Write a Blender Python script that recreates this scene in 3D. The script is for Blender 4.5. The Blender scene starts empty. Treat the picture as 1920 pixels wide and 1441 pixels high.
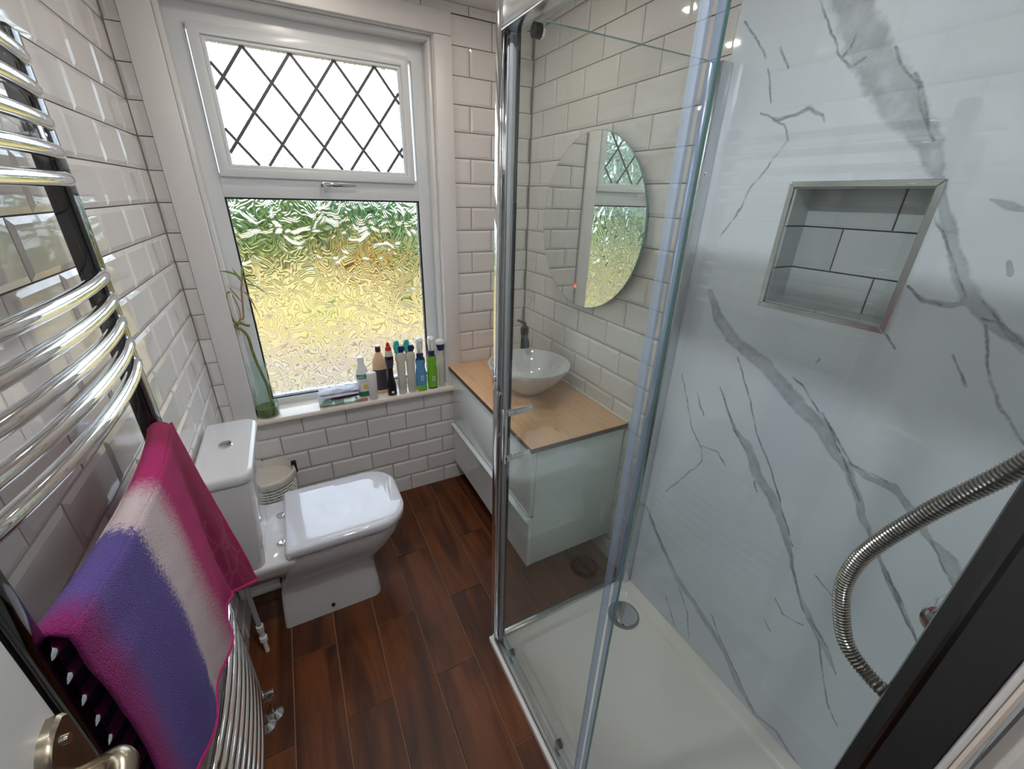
import bpy, bmesh, math, random
import numpy as np
from mathutils import Vector, Matrix, noise
random.seed(7)
sc = bpy.context.scene
COL = sc.collection
PI = math.pi

# ------------------------------------------------------------------ camera
cam_d = bpy.data.cameras.new('camera')
cam = bpy.data.objects.new('camera', cam_d); COL.objects.link(cam)
cam_d.sensor_fit = 'HORIZONTAL'; cam_d.sensor_width = 36.0
cam_d.lens = 36.0 * 774.8 / 1920.0
cam_d.clip_start = 0.01; cam_d.clip_end = 300
R0 = ((0.88755294, -0.45999289, 0.02561882),
      (-0.16844229, -0.37576096, -0.91127981),
      (0.42880879, 0.80449378, -0.41099))
cam.matrix_world = Matrix(((R0[0][0], -R0[1][0], -R0[2][0], 0.0),
                           (R0[0][1], -R0[1][1], -R0[2][1], 0.0),
                           (R0[0][2], -R0[1][2], -R0[2][2], 1.577),
                           (0, 0, 0, 1)))
sc.camera = cam

# ------------------------------------------------------------------ colour management, sky, sun, lamps
sc.view_settings.view_transform = 'Standard'
sc.view_settings.look = 'None'
sc.view_settings.gamma = 1.0
sc.view_settings.use_curve_mapping = False
sc.view_settings.exposure = 0.30
sc.cycles.use_denoising = True
sc.cycles.max_bounces = 14
sc.cycles.diffuse_bounces = 5
sc.cycles.glossy_bounces = 6
sc.cycles.transmission_bounces = 12
sc.cycles.transparent_max_bounces = 12
sc.cycles.caustics_refractive = True
sc.cycles.sample_clamp_indirect = 8.0
sc.cycles.blur_glossy = 0.3
SKY = 3.8
SUN = 2.0
HALL_FILL = 0.4

w = bpy.data.worlds.new('sky'); sc.world = w; w.use_nodes = True
nt = w.node_tree; nt.nodes.clear()
def N(nt, t, **kw):
    n = nt.nodes.new(t)
    for k, v in kw.items():
        if k.startswith('i_'):
            key = k[2:]
            key = int(key) if key.isdigit() else key.replace('_', ' ')
            n.inputs[key].default_value = v
        else: setattr(n, k, v)
    return n
tc = N(nt, 'ShaderNodeTexCoord'); sep = N(nt, 'ShaderNodeSeparateXYZ')
nt.links.new(tc.outputs['Generated'], sep.inputs[0])
grad = N(nt, 'ShaderNodeValToRGB')
e = grad.color_ramp.elements
e[0].position = 0.0; e[0].color = (0.66, 0.82, 1.0, 1)
e[1].position = 0.8; e[1].color = (0.42, 0.62, 0.95, 1)
nt.links.new(sep.outputs[2], grad.inputs[0])
cl = N(nt, 'ShaderNodeTexNoise', i_Scale=3.2, i_Detail=6.0, i_Roughness=0.6)
nt.links.new(tc.outputs['Generated'], cl.inputs['Vector'])
clr = N(nt, 'ShaderNodeValToRGB')
clr.color_ramp.elements[0].position = 0.38; clr.color_ramp.elements[1].position = 0.56
nt.links.new(cl.outputs[0], clr.inputs[0])
mx = N(nt, 'ShaderNodeMixRGB'); mx.inputs[2].default_value = (0.80, 0.89, 1.0, 1)
nt.links.new(clr.outputs[0], mx.inputs[0]); nt.links.new(grad.outputs[0], mx.inputs[1])
bg = N(nt, 'ShaderNodeBackground', i_Strength=SKY); wo = N(nt, 'ShaderNodeOutputWorld')
nt.links.new(mx.outputs[0], bg.inputs[0]); nt.links.new(bg.outputs[0], wo.inputs[0])

sd = bpy.data.lights.new('sun', 'SUN'); sd.energy = SUN; sd.angle = 0.03; sd.color = (1.0, 0.95, 0.86)
so = bpy.data.objects.new('sun', sd); COL.objects.link(so)
so.rotation_euler = Vector((0.35, 0.72, -0.95)).to_track_quat('-Z', 'Y').to_euler()

LAMPS = [(0.70, 1.53, 0.9, (1.0, 0.90, 0.78)), (0.20, 1.70, 1.2, (1.0, 0.92, 0.82)), (0.08, 0.55, 7.0, (0.95, 0.98, 1.0)), (0.15, -0.26, 2.6, (0.95, 0.98, 1.0))]     # two warm ceiling downlights, then two unseen lamps added as fill
def lamp(name, loc, power, size, col, rot=(0, 0, 0)):
    l = bpy.data.lights.new(name, 'AREA'); l.shape = 'DISK'; l.size = size; l.energy = power; l.color = col
    o = bpy.data.objects.new(name, l); COL.objects.link(o); o.location = loc; o.rotation_euler = rot
    return o
for x, y, pw_, cl_ in LAMPS:
    lamp('downlight', (x, y, 2.271), pw_, 0.055, cl_)  # the last two are added only to brighten the room
lamp('hall_fill', (0.05, -1.1, 2.26), HALL_FILL, 0.25, (0.90, 0.95, 1.0))  # unseen fill added behind the camera

# ------------------------------------------------------------------ helpers
WO = {}
def wo_of(p): return WO.get(p.name, Vector((0, 0, 0))) if p else Vector((0, 0, 0))
def tag(o, label=None, cat=None, group=None, kind=None):
    if label: o['label'] = label
    if cat: o['category'] = cat
    if group: o['group'] = group
    if kind: o['kind'] = kind
    return o
def thing(name, loc, label, cat, group=None):
    o = bpy.data.objects.new(name, None); COL.objects.link(o); o.location = loc
    o.empty_display_size = 0.05
    WO[o.name] = Vector(loc)
    return tag(o, label, cat, group)

class MB:
    def __init__(s): s.v = []; s.f = []
    def add(s, vs, fs):
        b = len(s.v); s.v += [tuple(v) for v in vs]; s.f += [tuple(i + b for i in f) for f in fs]; return s
    def box(s, x0, x1, y0, y1, z0, z1):
        return s.add([(x0,y0,z0),(x1,y0,z0),(x1,y1,z0),(x0,y1,z0),(x0,y0,z1),(x1,y0,z1),(x1,y1,z1),(x0,y1,z1)],
              [(0,3,2,1),(4,5,6,7),(0,1,5,4),(1,2,6,5),(2,3,7,6),(3,0,4,7)])
    def rings(s, rings, close=True, cap=True):
        n = len(rings[0]); vs = [p for r in rings for p in r]; fs = []
        for i in range(len(rings) - 1):
            for j in range(n if close else n - 1):
                k = (j + 1) % n
                fs.append((i*n + j, i*n + k, (i+1)*n + k, (i+1)*n + j))
        if cap:
            fs.append(tuple(reversed(range(n)))); fs.append(tuple((len(rings)-1)*n + j for j in range(n)))
        return s.add(vs, fs)
    def tube(s, pts, r, n=10, cap=True):
        pts = [Vector(p) for p in pts]; rs = r if isinstance(r, (list, tuple)) else [r] * len(pts)
        t0 = (pts[1] - pts[0]).normalized()
        up = Vector((0, 0, 1)) if abs(t0.z) < 0.9 else Vector((1, 0, 0))
        a = t0.cross(up).normalized(); rings = []
        for i, p in enumerate(pts):
            t = (pts[min(i+1, len(pts)-1)] - pts[max(i-1, 0)]).normalized()
            a = (a - t * a.dot(t)).normalized(); b = t.cross(a)
            rings.append([p + (a * math.cos(2*PI*j/n) + b * math.sin(2*PI*j/n)) * rs[i] for j in range(n)])
        return s.rings(rings, True, cap)
    def lathe(s, prof, c, n=32, cap=True, sy=1.0):
        return s.rings([[(c[0] + r*math.cos(2*PI*j/n), c[1] + sy*r*math.sin(2*PI*j/n), c[2] + z) for j in range(n)] for r, z in prof], True, cap)
    def build(s, name, mat, parent=None, bevel=0, seg=2, smooth=True, ang=35, origin=None):
        p0 = wo_of(parent)
        vs = np.array(s.v, float)
        c = Vector(((vs[:,0].min()+vs[:,0].max())/2, (vs[:,1].min()+vs[:,1].max())/2, vs[:,2].min()))
        if origin is not None: c = Vector(origin)
        me = bpy.data.meshes.new(name)
        me.from_pydata([tuple(Vector(v) - c) for v in s.v], [], s.f)
        bm = bmesh.new(); bm.from_mesh(me)
        bmesh.ops.recalc_face_normals(bm, faces=bm.faces)
        if bevel:
            es = [e for e in bm.edges if len(e.link_faces) == 2 and e.calc_face_angle() > 0.5]
            bmesh.ops.bevel(bm, geom=es, offset=bevel, segments=seg, profile=0.5, affect='EDGES', clamp_overlap=True)
        bm.to_mesh(me); bm.free()
        if smooth:
            me.shade_smooth(); me.set_sharp_from_angle(angle=math.radians(ang))
        me.materials.append(mat)
        o = bpy.data.objects.new(name, me); COL.objects.link(o)
        o.location = c - p0
        if parent: o.parent = parent
        WO[o.name] = c
        return o
def box(name, b, mat, parent=None, bevel=0.0, seg=2):
    return MB().box(*b).build(name, mat, parent, bevel=bevel, seg=seg)
def rrect(x0, x1, y0, y1, r, z, n=6):
    """rounded rectangle ring; r = radius or 4 radii (x1y0, x1y1, x0y1, x0y0)"""
    if not isinstance(r, (tuple, list)): r = (r,)*4
    out = []
    for (cx, cy, a0, rr) in ((x1, y0, -PI/2, r[0]), (x1, y1, 0, r[1]), (x0, y1, PI/2, r[2]), (x0, y0, PI, r[3])):
        sx = -1 if cx == x1 else 1; sy = -1 if cy == y1 else 1
        for i in range(n+1):
            a = a0 + PI/2*i/n
            out.append((cx + sx*rr + rr*math.cos(a), cy + sy*rr + rr*math.sin(a), z))
    return out
def smoothpath(pts, n=8):
    pts = [Vector(p) for p in pts]; out = []
    for i in range(len(pts)-1):
        p0 = pts[max(i-1,0)]; p1 = pts[i]; p2 = pts[i+1]; p3 = pts[min(i+2,len(pts)-1)]
        for k in range(n):
            t = k/n
            out.append(0.5*((2*p1)+(p2-p0)*t+(2*p0-5*p1+4*p2-p3)*t*t+(3*p1-p0-3*p2+p3)*t*t*t))
    out.append(pts[-1]); return out

# ------------------------------------------------------------------ materials
def srgb(r, g, b):
    f = lambda c: (c/255/12.92) if c/255 <= 0.04045 else ((c/255+0.055)/1.055)**2.4
    return (f(r), f(g), f(b), 1)
def mat(name, col, rough=0.5, metal=0.0, coat=0.0, spec=0.5, **kw):
    m = bpy.data.materials.new(name); m.use_nodes = True
    b = m.node_tree.nodes['Principled BSDF']
    b.inputs['Base Color'].default_value = col; b.inputs['Roughness'].default_value = rough
    b.inputs['Metallic'].default_value = metal; b.inputs['Coat Weight'].default_value = coat
    b.inputs['Coat Roughness'].default_value = 0.03
    b.inputs['Specular IOR Level'].default_value = spec
    for k, v in kw.items(): b.inputs[k.replace('_', ' ')].default_value = v
    return m
def bump(m, height_socket, strength, dist):
    nt = m.node_tree; b = nt.nodes['Principled BSDF']
    bp = N(nt, 'ShaderNodeBump', i_Strength=strength, i_Distance=dist)
    nt.links.new(height_socket, bp.inputs['Height']); nt.links.new(bp.outputs[0], b.inputs['Normal'])
def ramp(nt, src, stops, interp='LINEAR'):
    r = N(nt, 'ShaderNodeValToRGB'); r.color_ramp.interpolation = interp
    el = r.color_ramp.elements
    while len(el) < len(stops): el.new(0.5)
    for e_, (p, c) in zip(el, stops): e_.position = p; e_.color = c
    nt.links.new(src, r.inputs[0]); return r
def noisy(name, c1, c2, scale, rough=0.5, bumpd=0.0, **kw):
    m = mat(name, c1, rough, **kw); nt = m.node_tree
    tc = N(nt, 'ShaderNodeTexCoord'); n = N(nt, 'ShaderNodeTexNoise', i_Scale=scale, i_Detail=5.0)
    nt.links.new(tc.outputs['Object'], n.inputs['Vector'])
    r = ramp(nt, n.outputs[0], [(0.3, c1), (0.7, c2)])
    nt.links.new(r.outputs[0], nt.nodes['Principled BSDF'].inputs['Base Color'])
    if bumpd: bump(m, n.outputs[0], 0.6, bumpd)
    return m

M = {}
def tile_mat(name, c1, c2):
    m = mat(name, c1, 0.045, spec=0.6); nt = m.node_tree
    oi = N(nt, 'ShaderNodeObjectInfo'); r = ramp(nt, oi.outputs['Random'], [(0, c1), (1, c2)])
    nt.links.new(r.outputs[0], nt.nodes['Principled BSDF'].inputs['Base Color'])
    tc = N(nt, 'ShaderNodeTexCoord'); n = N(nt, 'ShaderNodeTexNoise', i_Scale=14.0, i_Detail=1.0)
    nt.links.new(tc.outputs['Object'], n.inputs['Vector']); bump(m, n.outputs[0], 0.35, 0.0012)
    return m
M['tile'] = tile_mat('glazed_white_tile', srgb(222,216,212), srgb(230,226,223))
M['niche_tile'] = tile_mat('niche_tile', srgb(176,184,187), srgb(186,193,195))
M['grout'] = noisy('dark_grey_grout', srgb(98,92,88), srgb(112,106,102), 60, 0.9)
M['white_paint'] = mat('white_paint', srgb(226,222,220), 0.42)
M['gloss_paint'] = mat('gloss_white_paint', srgb(228,226,224), 0.22)
M['door_paint'] = mat('door_paint', srgb(196,194,190), 0.35)
M['upvc'] = mat('white_upvc', srgb(226,229,231), 0.28)
M['ceiling'] = mat('ceiling_paint', srgb(222,220,216), 0.8)
M['sill'] = mat('cream_sill_tile', srgb(236,224,212), 0.10, coat=0.4)
M['ceramic'] = mat('white_ceramic', srgb(214,212,213), 0.07, coat=0.6)
M['seat'] = mat('white_seat_plastic', srgb(214,213,220), 0.08, coat=0.5)
M['chrome'] = mat('chrome', (0.82,0.83,0.84,1), 0.05, metal=1.0)
M['dark_chrome'] = mat('dark_reflective_chrome', (0.62,0.64,0.66,1), 0.06, metal=1.0)
M['black_chrome'] = mat('black_chrome', (0.13,0.13,0.135,1), 0.06, metal=1.0)
M['satin'] = mat('satin_aluminium', (0.66,0.68,0.70,1), 0.22, metal=1.0)
M['nickel'] = mat('satin_nickel', srgb(170,158,140), 0.25, metal=1.0)
M['black'] = mat('black_rubber', srgb(18,18,20), 0.45)
M['gloss_white'] = mat('gloss_white_cabinet', srgb(236,242,240), 0.12, coat=0.5)
M['tray'] = mat('white_shower_tray', srgb(242,238,232), 0.25, coat=0.15)
M['acrylic_grey'] = mat('grey_plastic', srgb(140,142,144), 0.4)
M['white_plastic'] = mat('white_plastic', srgb(232,230,228), 0.3)
M['off_white'] = mat('off_white_plastic', srgb(206,200,188), 0.35)
M['lamp_glow'] = mat('lamp_glow', (1,1,1,1), 0.4, Emission_Color=(1.0,0.86,0.66,1), Emission_Strength=14.0)
M['red_glow'] = mat('red_glow', srgb(220,60,50), 0.4, Emission_Color=(1.0,0.12,0.08,1), Emission_Strength=1.0)

def clear_glass(name, tint, refl=1.5, mixf=0.0):
    m = bpy.data.materials.new(name); m.use_nodes = True; nt = m.node_tree; nt.nodes.clear()
    o = N(nt, 'ShaderNodeOutputMaterial'); tr = N(nt, 'ShaderNodeBsdfTransparent'); tr.inputs[0].default_value = tint
    gl = N(nt, 'ShaderNodeBsdfGlossy'); gl.inputs['Roughness'].default_value = 0.0
    lw = N(nt, 'ShaderNodeLayerWeight', i_Blend=0.5); pw = N(nt, 'ShaderNodeMath', operation='POWER'); pw.inputs[1].default_value = 5.0
    nt.links.new(lw.outputs['Facing'], pw.inputs[0])
    fr = N(nt, 'ShaderNodeMath', operation='MULTIPLY_ADD'); fr.inputs[1].default_value = 0.957; fr.inputs[2].default_value = 0.043   # Schlick, same from both sides
    nt.links.new(pw.outputs[0], fr.inputs[0]); mix = N(nt, 'ShaderNodeMixShader')
    nt.links.new(fr.outputs[0], mix.inputs[0]); nt.links.new(tr.outputs[0], mix.inputs[1]); nt.links.new(gl.outputs[0], mix.inputs[2])
    nt.links.new(mix.outputs[0], o.inputs[0]); return m
M['glass'] = clear_glass('clear_shower_glass', (0.965, 0.985, 0.975, 1))
M['glass_edge'] = mat('green_glass_edge', srgb(112,152,150), 0.15)
def seal_mat():
    m = bpy.data.materials.new('translucent_seal'); m.use_nodes = True; nt = m.node_tree; b = nt.nodes['Principled BSDF']
    b.inputs['Base Color'].default_value = srgb(190,202,218); b.inputs['Roughness'].default_value = 0.2
    tr = N(nt, 'ShaderNodeBsdfTransparent'); tr.inputs[0].default_value = (0.80, 0.86, 0.95, 1)
    mix = N(nt, 'ShaderNodeMixShader'); mix.inputs[0].default_value = 0.30
    nt.links.new(tr.outputs[0], mix.inputs[1]); nt.links.new(b.outputs[0], mix.inputs[2])
    nt.links.new(mix.outputs[0], nt.nodes['Material Output'].inputs[0]); return m
M['seal'] = seal_mat()
M['blurred_chrome'] = mat('brushed_dark_chrome', (0.13,0.132,0.14,1), 0.25, metal=1.0)
M['hose_rib'] = mat('hose_rib_chrome', (0.42,0.40,0.385,1), 0.2, metal=1.0)
M['hose_gap'] = mat('hose_dark_groove', (0.05,0.045,0.045,1), 0.4)
M['vase_glass'] = clear_glass('pale_green_vase_glass', (0.94, 0.978, 0.965, 1))
M['water'] = mat('green_vase_water', srgb(118,130,62), 0.05, Transmission_Weight=0.35, IOR=1.33)
M['clear_pack'] = mat('clear_film', srgb(205,222,210), 0.15, Transmission_Weight=0.6, IOR=1.2)
M['mirror'] = mat('mirror_silver', (0.92,0.94,0.93,1), 0.0, metal=1.0)

def obscure_glass():
    m = bpy.data.materials.new('patterned_obscure_glass'); m.use_nodes = True; nt = m.node_tree; nt.nodes.clear()
    o = N(nt, 'ShaderNodeOutputMaterial')
    tc = N(nt, 'ShaderNodeTexCoord')
    n = N(nt, 'ShaderNodeTexNoise', i_Scale=13.5, i_Detail=1.0, i_Roughness=0.4, i_Distortion=0.7)
    nt.links.new(tc.outputs['Object'], n.inputs['Vector'])
    mul = N(nt, 'ShaderNodeMath', operation='MULTIPLY'); mul.inputs[1].default_value = 96.0
    nt.links.new(n.outputs[0], mul.inputs[0])
    sn = N(nt, 'ShaderNodeMath', operation='SINE'); nt.links.new(mul.outputs[0], sn.inputs[0])
    sy = N(nt, 'ShaderNodeSeparateXYZ'); nt.links.new(tc.outputs['Object'], sy.inputs[0])
    gt = N(nt, 'ShaderNodeMath', operation='GREATER_THAN'); gt.inputs[1].default_value = 0.0; nt.links.new(sy.outputs[1], gt.inputs[0])   # only the outer face is patterned
    mu2 = N(nt, 'ShaderNodeMath', operation='MULTIPLY'); nt.links.new(sn.outputs[0], mu2.inputs[0]); nt.links.new(gt.outputs[0], mu2.inputs[1])
    bp = N(nt, 'ShaderNodeBump', i_Strength=1.0, i_Distance=0.00042); nt.links.new(mu2.outputs[0], bp.inputs['Height'])
    g = N(nt, 'ShaderNodeBsdfGlass', i_IOR=1.35); g.inputs['Roughness'].default_value = 0.05
    dk = ramp(nt, mu2.outputs[0], [(0.0, (0.46, 0.50, 0.52, 1)), (0.30, (0.97, 0.985, 0.98, 1))])   # deep grooves of the pattern pass less light
    ad = N(nt, 'ShaderNodeMath', operation='MULTIPLY_ADD'); ad.inputs[1].default_value = 0.5; ad.inputs[2].default_value = 0.5
    nt.links.new(mu2.outputs[0], ad.inputs[0]); nt.links.new(ad.outputs[0], dk.inputs[0]); nt.links.new(dk.outputs[0], g.inputs['Color'])
    nt.links.new(bp.outputs[0], g.inputs['Normal'])
    tr = N(nt, 'ShaderNodeBsdfTransparent'); tr.inputs[0].default_value = (0.96, 0.98, 0.97, 1)
    mix = N(nt, 'ShaderNodeMixShader'); mix.inputs[0].default_value = 0.95
    nt.links.new(tr.outputs[0], mix.inputs[1]); nt.links.new(g.outputs[0], mix.inputs[2])
    nt.links.new(mix.outputs[0], o.inputs[0]); return m
M['obscure'] = obscure_glass()

def wood_plank():
    m = mat('wood_look_plank', srgb(96,58,44), 0.42, spec=0.35); nt = m.node_tree; b = nt.nodes['Principled BSDF']
    tc = N(nt, 'ShaderNodeTexCoord'); oi = N(nt, 'ShaderNodeObjectInfo')
    mp = N(nt, 'ShaderNodeMapping'); mp.inputs['Scale'].default_value = (14, 1.6, 14)
    nt.links.new(tc.outputs['Object'], mp.inputs['Vector'])
    off = N(nt, 'ShaderNodeMath', operation='MULTIPLY'); off.inputs[1].default_value = 57.0
    nt.links.new(oi.outputs['Random'], off.inputs[0])
    cmb = N(nt, 'ShaderNodeCombineXYZ'); 
    for i in range(3): nt.links.new(off.outputs[0], cmb.inputs[i])
    nt.links.new(cmb.outputs[0], mp.inputs['Location'])
    n1 = N(nt, 'ShaderNodeTexNoise', i_Scale=1.0, i_Detail=8.0, i_Roughness=0.6, i_Distortion=0.8)
    nt.links.new(mp.outputs[0], n1.inputs['Vector'])
    r = ramp(nt, n1.outputs[0], [(0.25, srgb(46,25,16)), (0.42, srgb(80,43,22)), (0.6, srgb(112,64,32)), (0.8, srgb(72,39,22))])
    mp2 = N(nt, 'ShaderNodeMapping'); mp2.inputs['Scale'].default_value = (3.2, 1.3, 1)
    nt.links.new(tc.outputs['Object'], mp2.inputs['Vector']); nt.links.new(cmb.outputs[0], mp2.inputs['Location'])
    n2 = N(nt, 'ShaderNodeTexNoise', i_Scale=2.2, i_Detail=3.0); nt.links.new(mp2.outputs[0], n2.inputs['Vector'])
    r2 = ramp(nt, n2.outputs[0], [(0.35, (0.62,0.58,0.6,1)), (0.6, (1.08,1.0,0.95,1))])
    ml = N(nt, 'ShaderNodeMixRGB', blend_type='MULTIPLY'); ml.inputs[0].default_value = 0.9
    nt.links.new(r.outputs[0], ml.inputs[1]); nt.links.new(r2.outputs[0], ml.inputs[2])
    nt.links.new(ml.outputs[0], b.inputs['Base Color']); bump(m, n1.outputs[0], 0.25, 0.001)
    return m
M['plank'] = wood_plank()
M['floor_grout'] = mat('tan_floor_grout', srgb(138,108,86), 0.85)

def worktop():
    m = mat('light_oak_worktop', srgb(190,140,92), 0.3); nt = m.node_tree; b = nt.nodes['Principled BSDF']
    tc = N(nt, 'ShaderNodeTexCoord'); mp = N(nt, 'ShaderNodeMapping'); mp.inputs['Scale'].default_value = (40, 3, 40)
    nt.links.new(tc.outputs['Object'], mp.inputs['Vector'])
    n1 = N(nt, 'ShaderNodeTexNoise', i_Scale=2.0, i_Detail=6.0, i_Distortion=0.5); nt.links.new(mp.outputs[0], n1.inputs['Vector'])
    r = ramp(nt, n1.outputs[0], [(0.3, srgb(206,158,118)), (0.5, srgb(228,184,142)), (0.7, srgb(216,170,128))])
    nt.links.new(r.outputs[0], b.inputs['Base Color']); return m
M['worktop'] = worktop()

def marble():
    m = mat('marble_panel', srgb(196,202,202), 0.05, coat=0.5); nt = m.node_tree; b = nt.nodes['Principled BSDF']
    at = N(nt, 'ShaderNodeAttribute', attribute_name='broad'); ah = N(nt, 'ShaderNodeAttribute', attribute_name='thin')
    tc = N(nt, 'ShaderNodeTexCoord')
    n1 = N(nt, 'ShaderNodeTexNoise', i_Scale=26.0, i_Detail=6.0, i_Roughness=0.65); nt.links.new(tc.outputs['Object'], n1.inputs['Vector'])
    n0 = N(nt, 'ShaderNodeTexNoise', i_Scale=2.6, i_Detail=4.0); nt.links.new(tc.outputs['Object'], n0.inputs['Vector'])
    base = ramp(nt, n0.outputs[0], [(0.35, srgb(222,231,242)), (0.65, srgb(232,239,246))])
    # broad soft band: attribute is 0 at centre, 1 at its edge
    a1 = N(nt, 'ShaderNodeMath', operation='MULTIPLY_ADD'); a1.inputs[1].default_value = 0.9; a1.inputs[2].default_value = -0.45
    nt.links.new(n1.outputs[0], a1.inputs[0])
    a2 = N(nt, 'ShaderNodeMath', operation='ADD'); nt.links.new(at.outputs['Fac'], a2.inputs[0]); nt.links.new(a1.outputs[0], a2.inputs[1])
    n5 = N(nt, 'ShaderNodeTexNoise', i_Scale=16.0, i_Detail=6.0, i_Roughness=0.7); nt.links.new(tc.outputs['Object'], n5.inputs['Vector'])
    r5 = ramp(nt, n5.outputs[0], [(0.32, (0.45,)*3+(1,)), (0.62, (1,1,1,1))])
    rb0 = ramp(nt, a2.outputs[0], [(0.0, (0.70,)*3+(1,)), (0.7, (0.85,)*3+(1,)), (1.0, (0,0,0,1))])
    rb = N(nt, 'ShaderNodeMixRGB', blend_type='MULTIPLY'); rb.inputs[0].default_value = 1.0
    nt.links.new(rb0.outputs[0], rb.inputs[1]); nt.links.new(r5.outputs[0], rb.inputs[2])
    # thin dark vein
    rt = ramp(nt, ah.outputs['Fac'], [(0.0, (1,1,1,1)), (0.35, (0.75,)*3+(1,)), (1.0, (0,0,0,1))])
    tm = N(nt, 'ShaderNodeMath', operation='MULTIPLY')
    n2 = N(nt, 'ShaderNodeTexNoise', i_Scale=38.0, i_Detail=3.0); nt.links.new(tc.outputs['Object'], n2.inputs['Vector'])
    r2 = ramp(nt, n2.outputs[0], [(0.30, (0.25,)*3+(1,)), (0.55, (1,1,1,1))])
    nt.links.new(rt.outputs[0], tm.inputs[0]); nt.links.new(r2.outputs[0], tm.inputs[1])
    m1 = N(nt, 'ShaderNodeMixRGB'); m1.inputs[2].default_value = srgb(158,168,175)
    nt.links.new(rb.outputs[0], m1.inputs[0]); nt.links.new(base.outputs[0], m1.inputs[1])
    m2 = N(nt, 'ShaderNodeMixRGB'); m2.inputs[2].default_value = srgb(124,132,140)
    nt.links.new(tm.outputs[0], m2.inputs[0]); nt.links.new(m1.outputs[0], m2.inputs[1])
    nt.links.new(m2.outputs[0], b.inputs['Base Color']); return m
M['marble'] = marble()

def towel_mat():
    m = mat('dyed_shaded_terry_towel', srgb(150,20,90), 0.95, spec=0.1); nt = m.node_tree; b = nt.nodes['Principled BSDF']
    b.inputs['Sheen Weight'].default_value = 0.10
    uv = N(nt, 'ShaderNodeAttribute', attribute_name='weave'); sp = N(nt, 'ShaderNodeSeparateXYZ'); nt.links.new(uv.outputs['Vector'], sp.inputs[0])
    n = N(nt, 'ShaderNodeTexNoise', i_Scale=120.0, i_Detail=5.0, i_Roughness=0.8); tc = N(nt, 'ShaderNodeTexCoord')
    mp = N(nt, 'ShaderNodeMapping'); mp.inputs['Scale'].default_value = (1, 1.6, 1)
    nt.links.new(uv.outputs['Vector'], mp.inputs['Vector']); nt.links.new(mp.outputs[0], n.inputs['Vector'])
    a = N(nt, 'ShaderNodeMath', operation='MULTIPLY_ADD'); a.inputs[1].default_value = 0.22; 
    nt.links.new(n.outputs[0], a.inputs[0]); s2 = N(nt, 'ShaderNodeMath', operation='SUBTRACT'); s2.inputs[1].default_value = 0.11
    nt.links.new(sp.outputs[0], s2.inputs[0]); nt.links.new(s2.outputs[0], a.inputs[2])
    mag = srgb(178,30,102); dmag = srgb(128,26,96); pur = srgb(96,78,148); wht = srgb(206,186,188)
    r = ramp(nt, a.outputs[0], [(0.0, dmag), (0.035, srgb(140,36,104)), (0.11, pur), (0.305, srgb(88,74,140)), (0.335, wht), (0.46, wht), (0.57, mag), (0.76, srgb(172,26,98)), (0.84, srgb(140,14,70)), (1.0, srgb(150,16,76))])  # dyed bands; deeper crimson at the far end paints in the fold's shade
    # pale flower print near the far hem
    vo = N(nt, 'ShaderNodeTexVoronoi', feature='DISTANCE_TO_EDGE', i_Scale=14.0); nt.links.new(uv.outputs['Vector'], vo.inputs['Vector'])
    vr = ramp(nt, vo.outputs['Distance'], [(0.02, (1,1,1,1)), (0.06, (0,0,0,1))])
    g1 = N(nt, 'ShaderNodeMath', operation='GREATER_THAN'); g1.inputs[1].default_value = 0.42; nt.links.new(sp.outputs[1], g1.inputs[0])
    g2 = N(nt, 'ShaderNodeMath', operation='GREATER_THAN'); g2.inputs[1].default_value = 0.80; nt.links.new(sp.outputs[0], g2.inputs[0])
    g3 = N(nt, 'ShaderNodeMath', operation='MULTIPLY'); nt.links.new(g1.outputs[0], g3.inputs[0]); nt.links.new(g2.outputs[0], g3.inputs[1])
    g4 = N(nt, 'ShaderNodeMath', operation='MULTIPLY'); nt.links.new(g3.outputs[0], g4.inputs[0]); nt.links.new(vr.outputs[0], g4.inputs[1])
    g5 = N(nt, 'ShaderNodeMath', operation='MULTIPLY'); g5.inputs[1].default_value = 0.10; nt.links.new(g4.outputs[0], g5.inputs[0])
    mm = N(nt, 'ShaderNodeMixRGB'); mm.inputs[2].default_value = srgb(230,150,180)
    nt.links.new(g5.outputs[0], mm.inputs[0]); nt.links.new(r.outputs[0], mm.inputs[1]); nt.links.new(mm.outputs[0], b.inputs['Base Color'])
    n3 = N(nt, 'ShaderNodeTexNoise', i_Scale=520.0, i_Detail=3.0); nt.links.new(tc.outputs['Object'], n3.inputs['Vector'])
    bump(m, n3.outputs[0], 0.9, 0.005); return m
M['towel'] = towel_mat()
M['hem'] = noisy('magenta_hem', srgb(190,34,110), srgb(160,24,92), 200, 0.9, 0.002)

# ------------------------------------------------------------------ dimensions (metres; camera stands at x = y = 0)
XL, XR, YW, ZC = -0.38, 1.13, 2.0, 2.28
XM = 1.12                      # marble face
PZ, Z0 = 0.1023, 0.405         # tile courses
JOINT = 0.0030
TH = 0.006                     # tile stands proud of the backing

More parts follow.
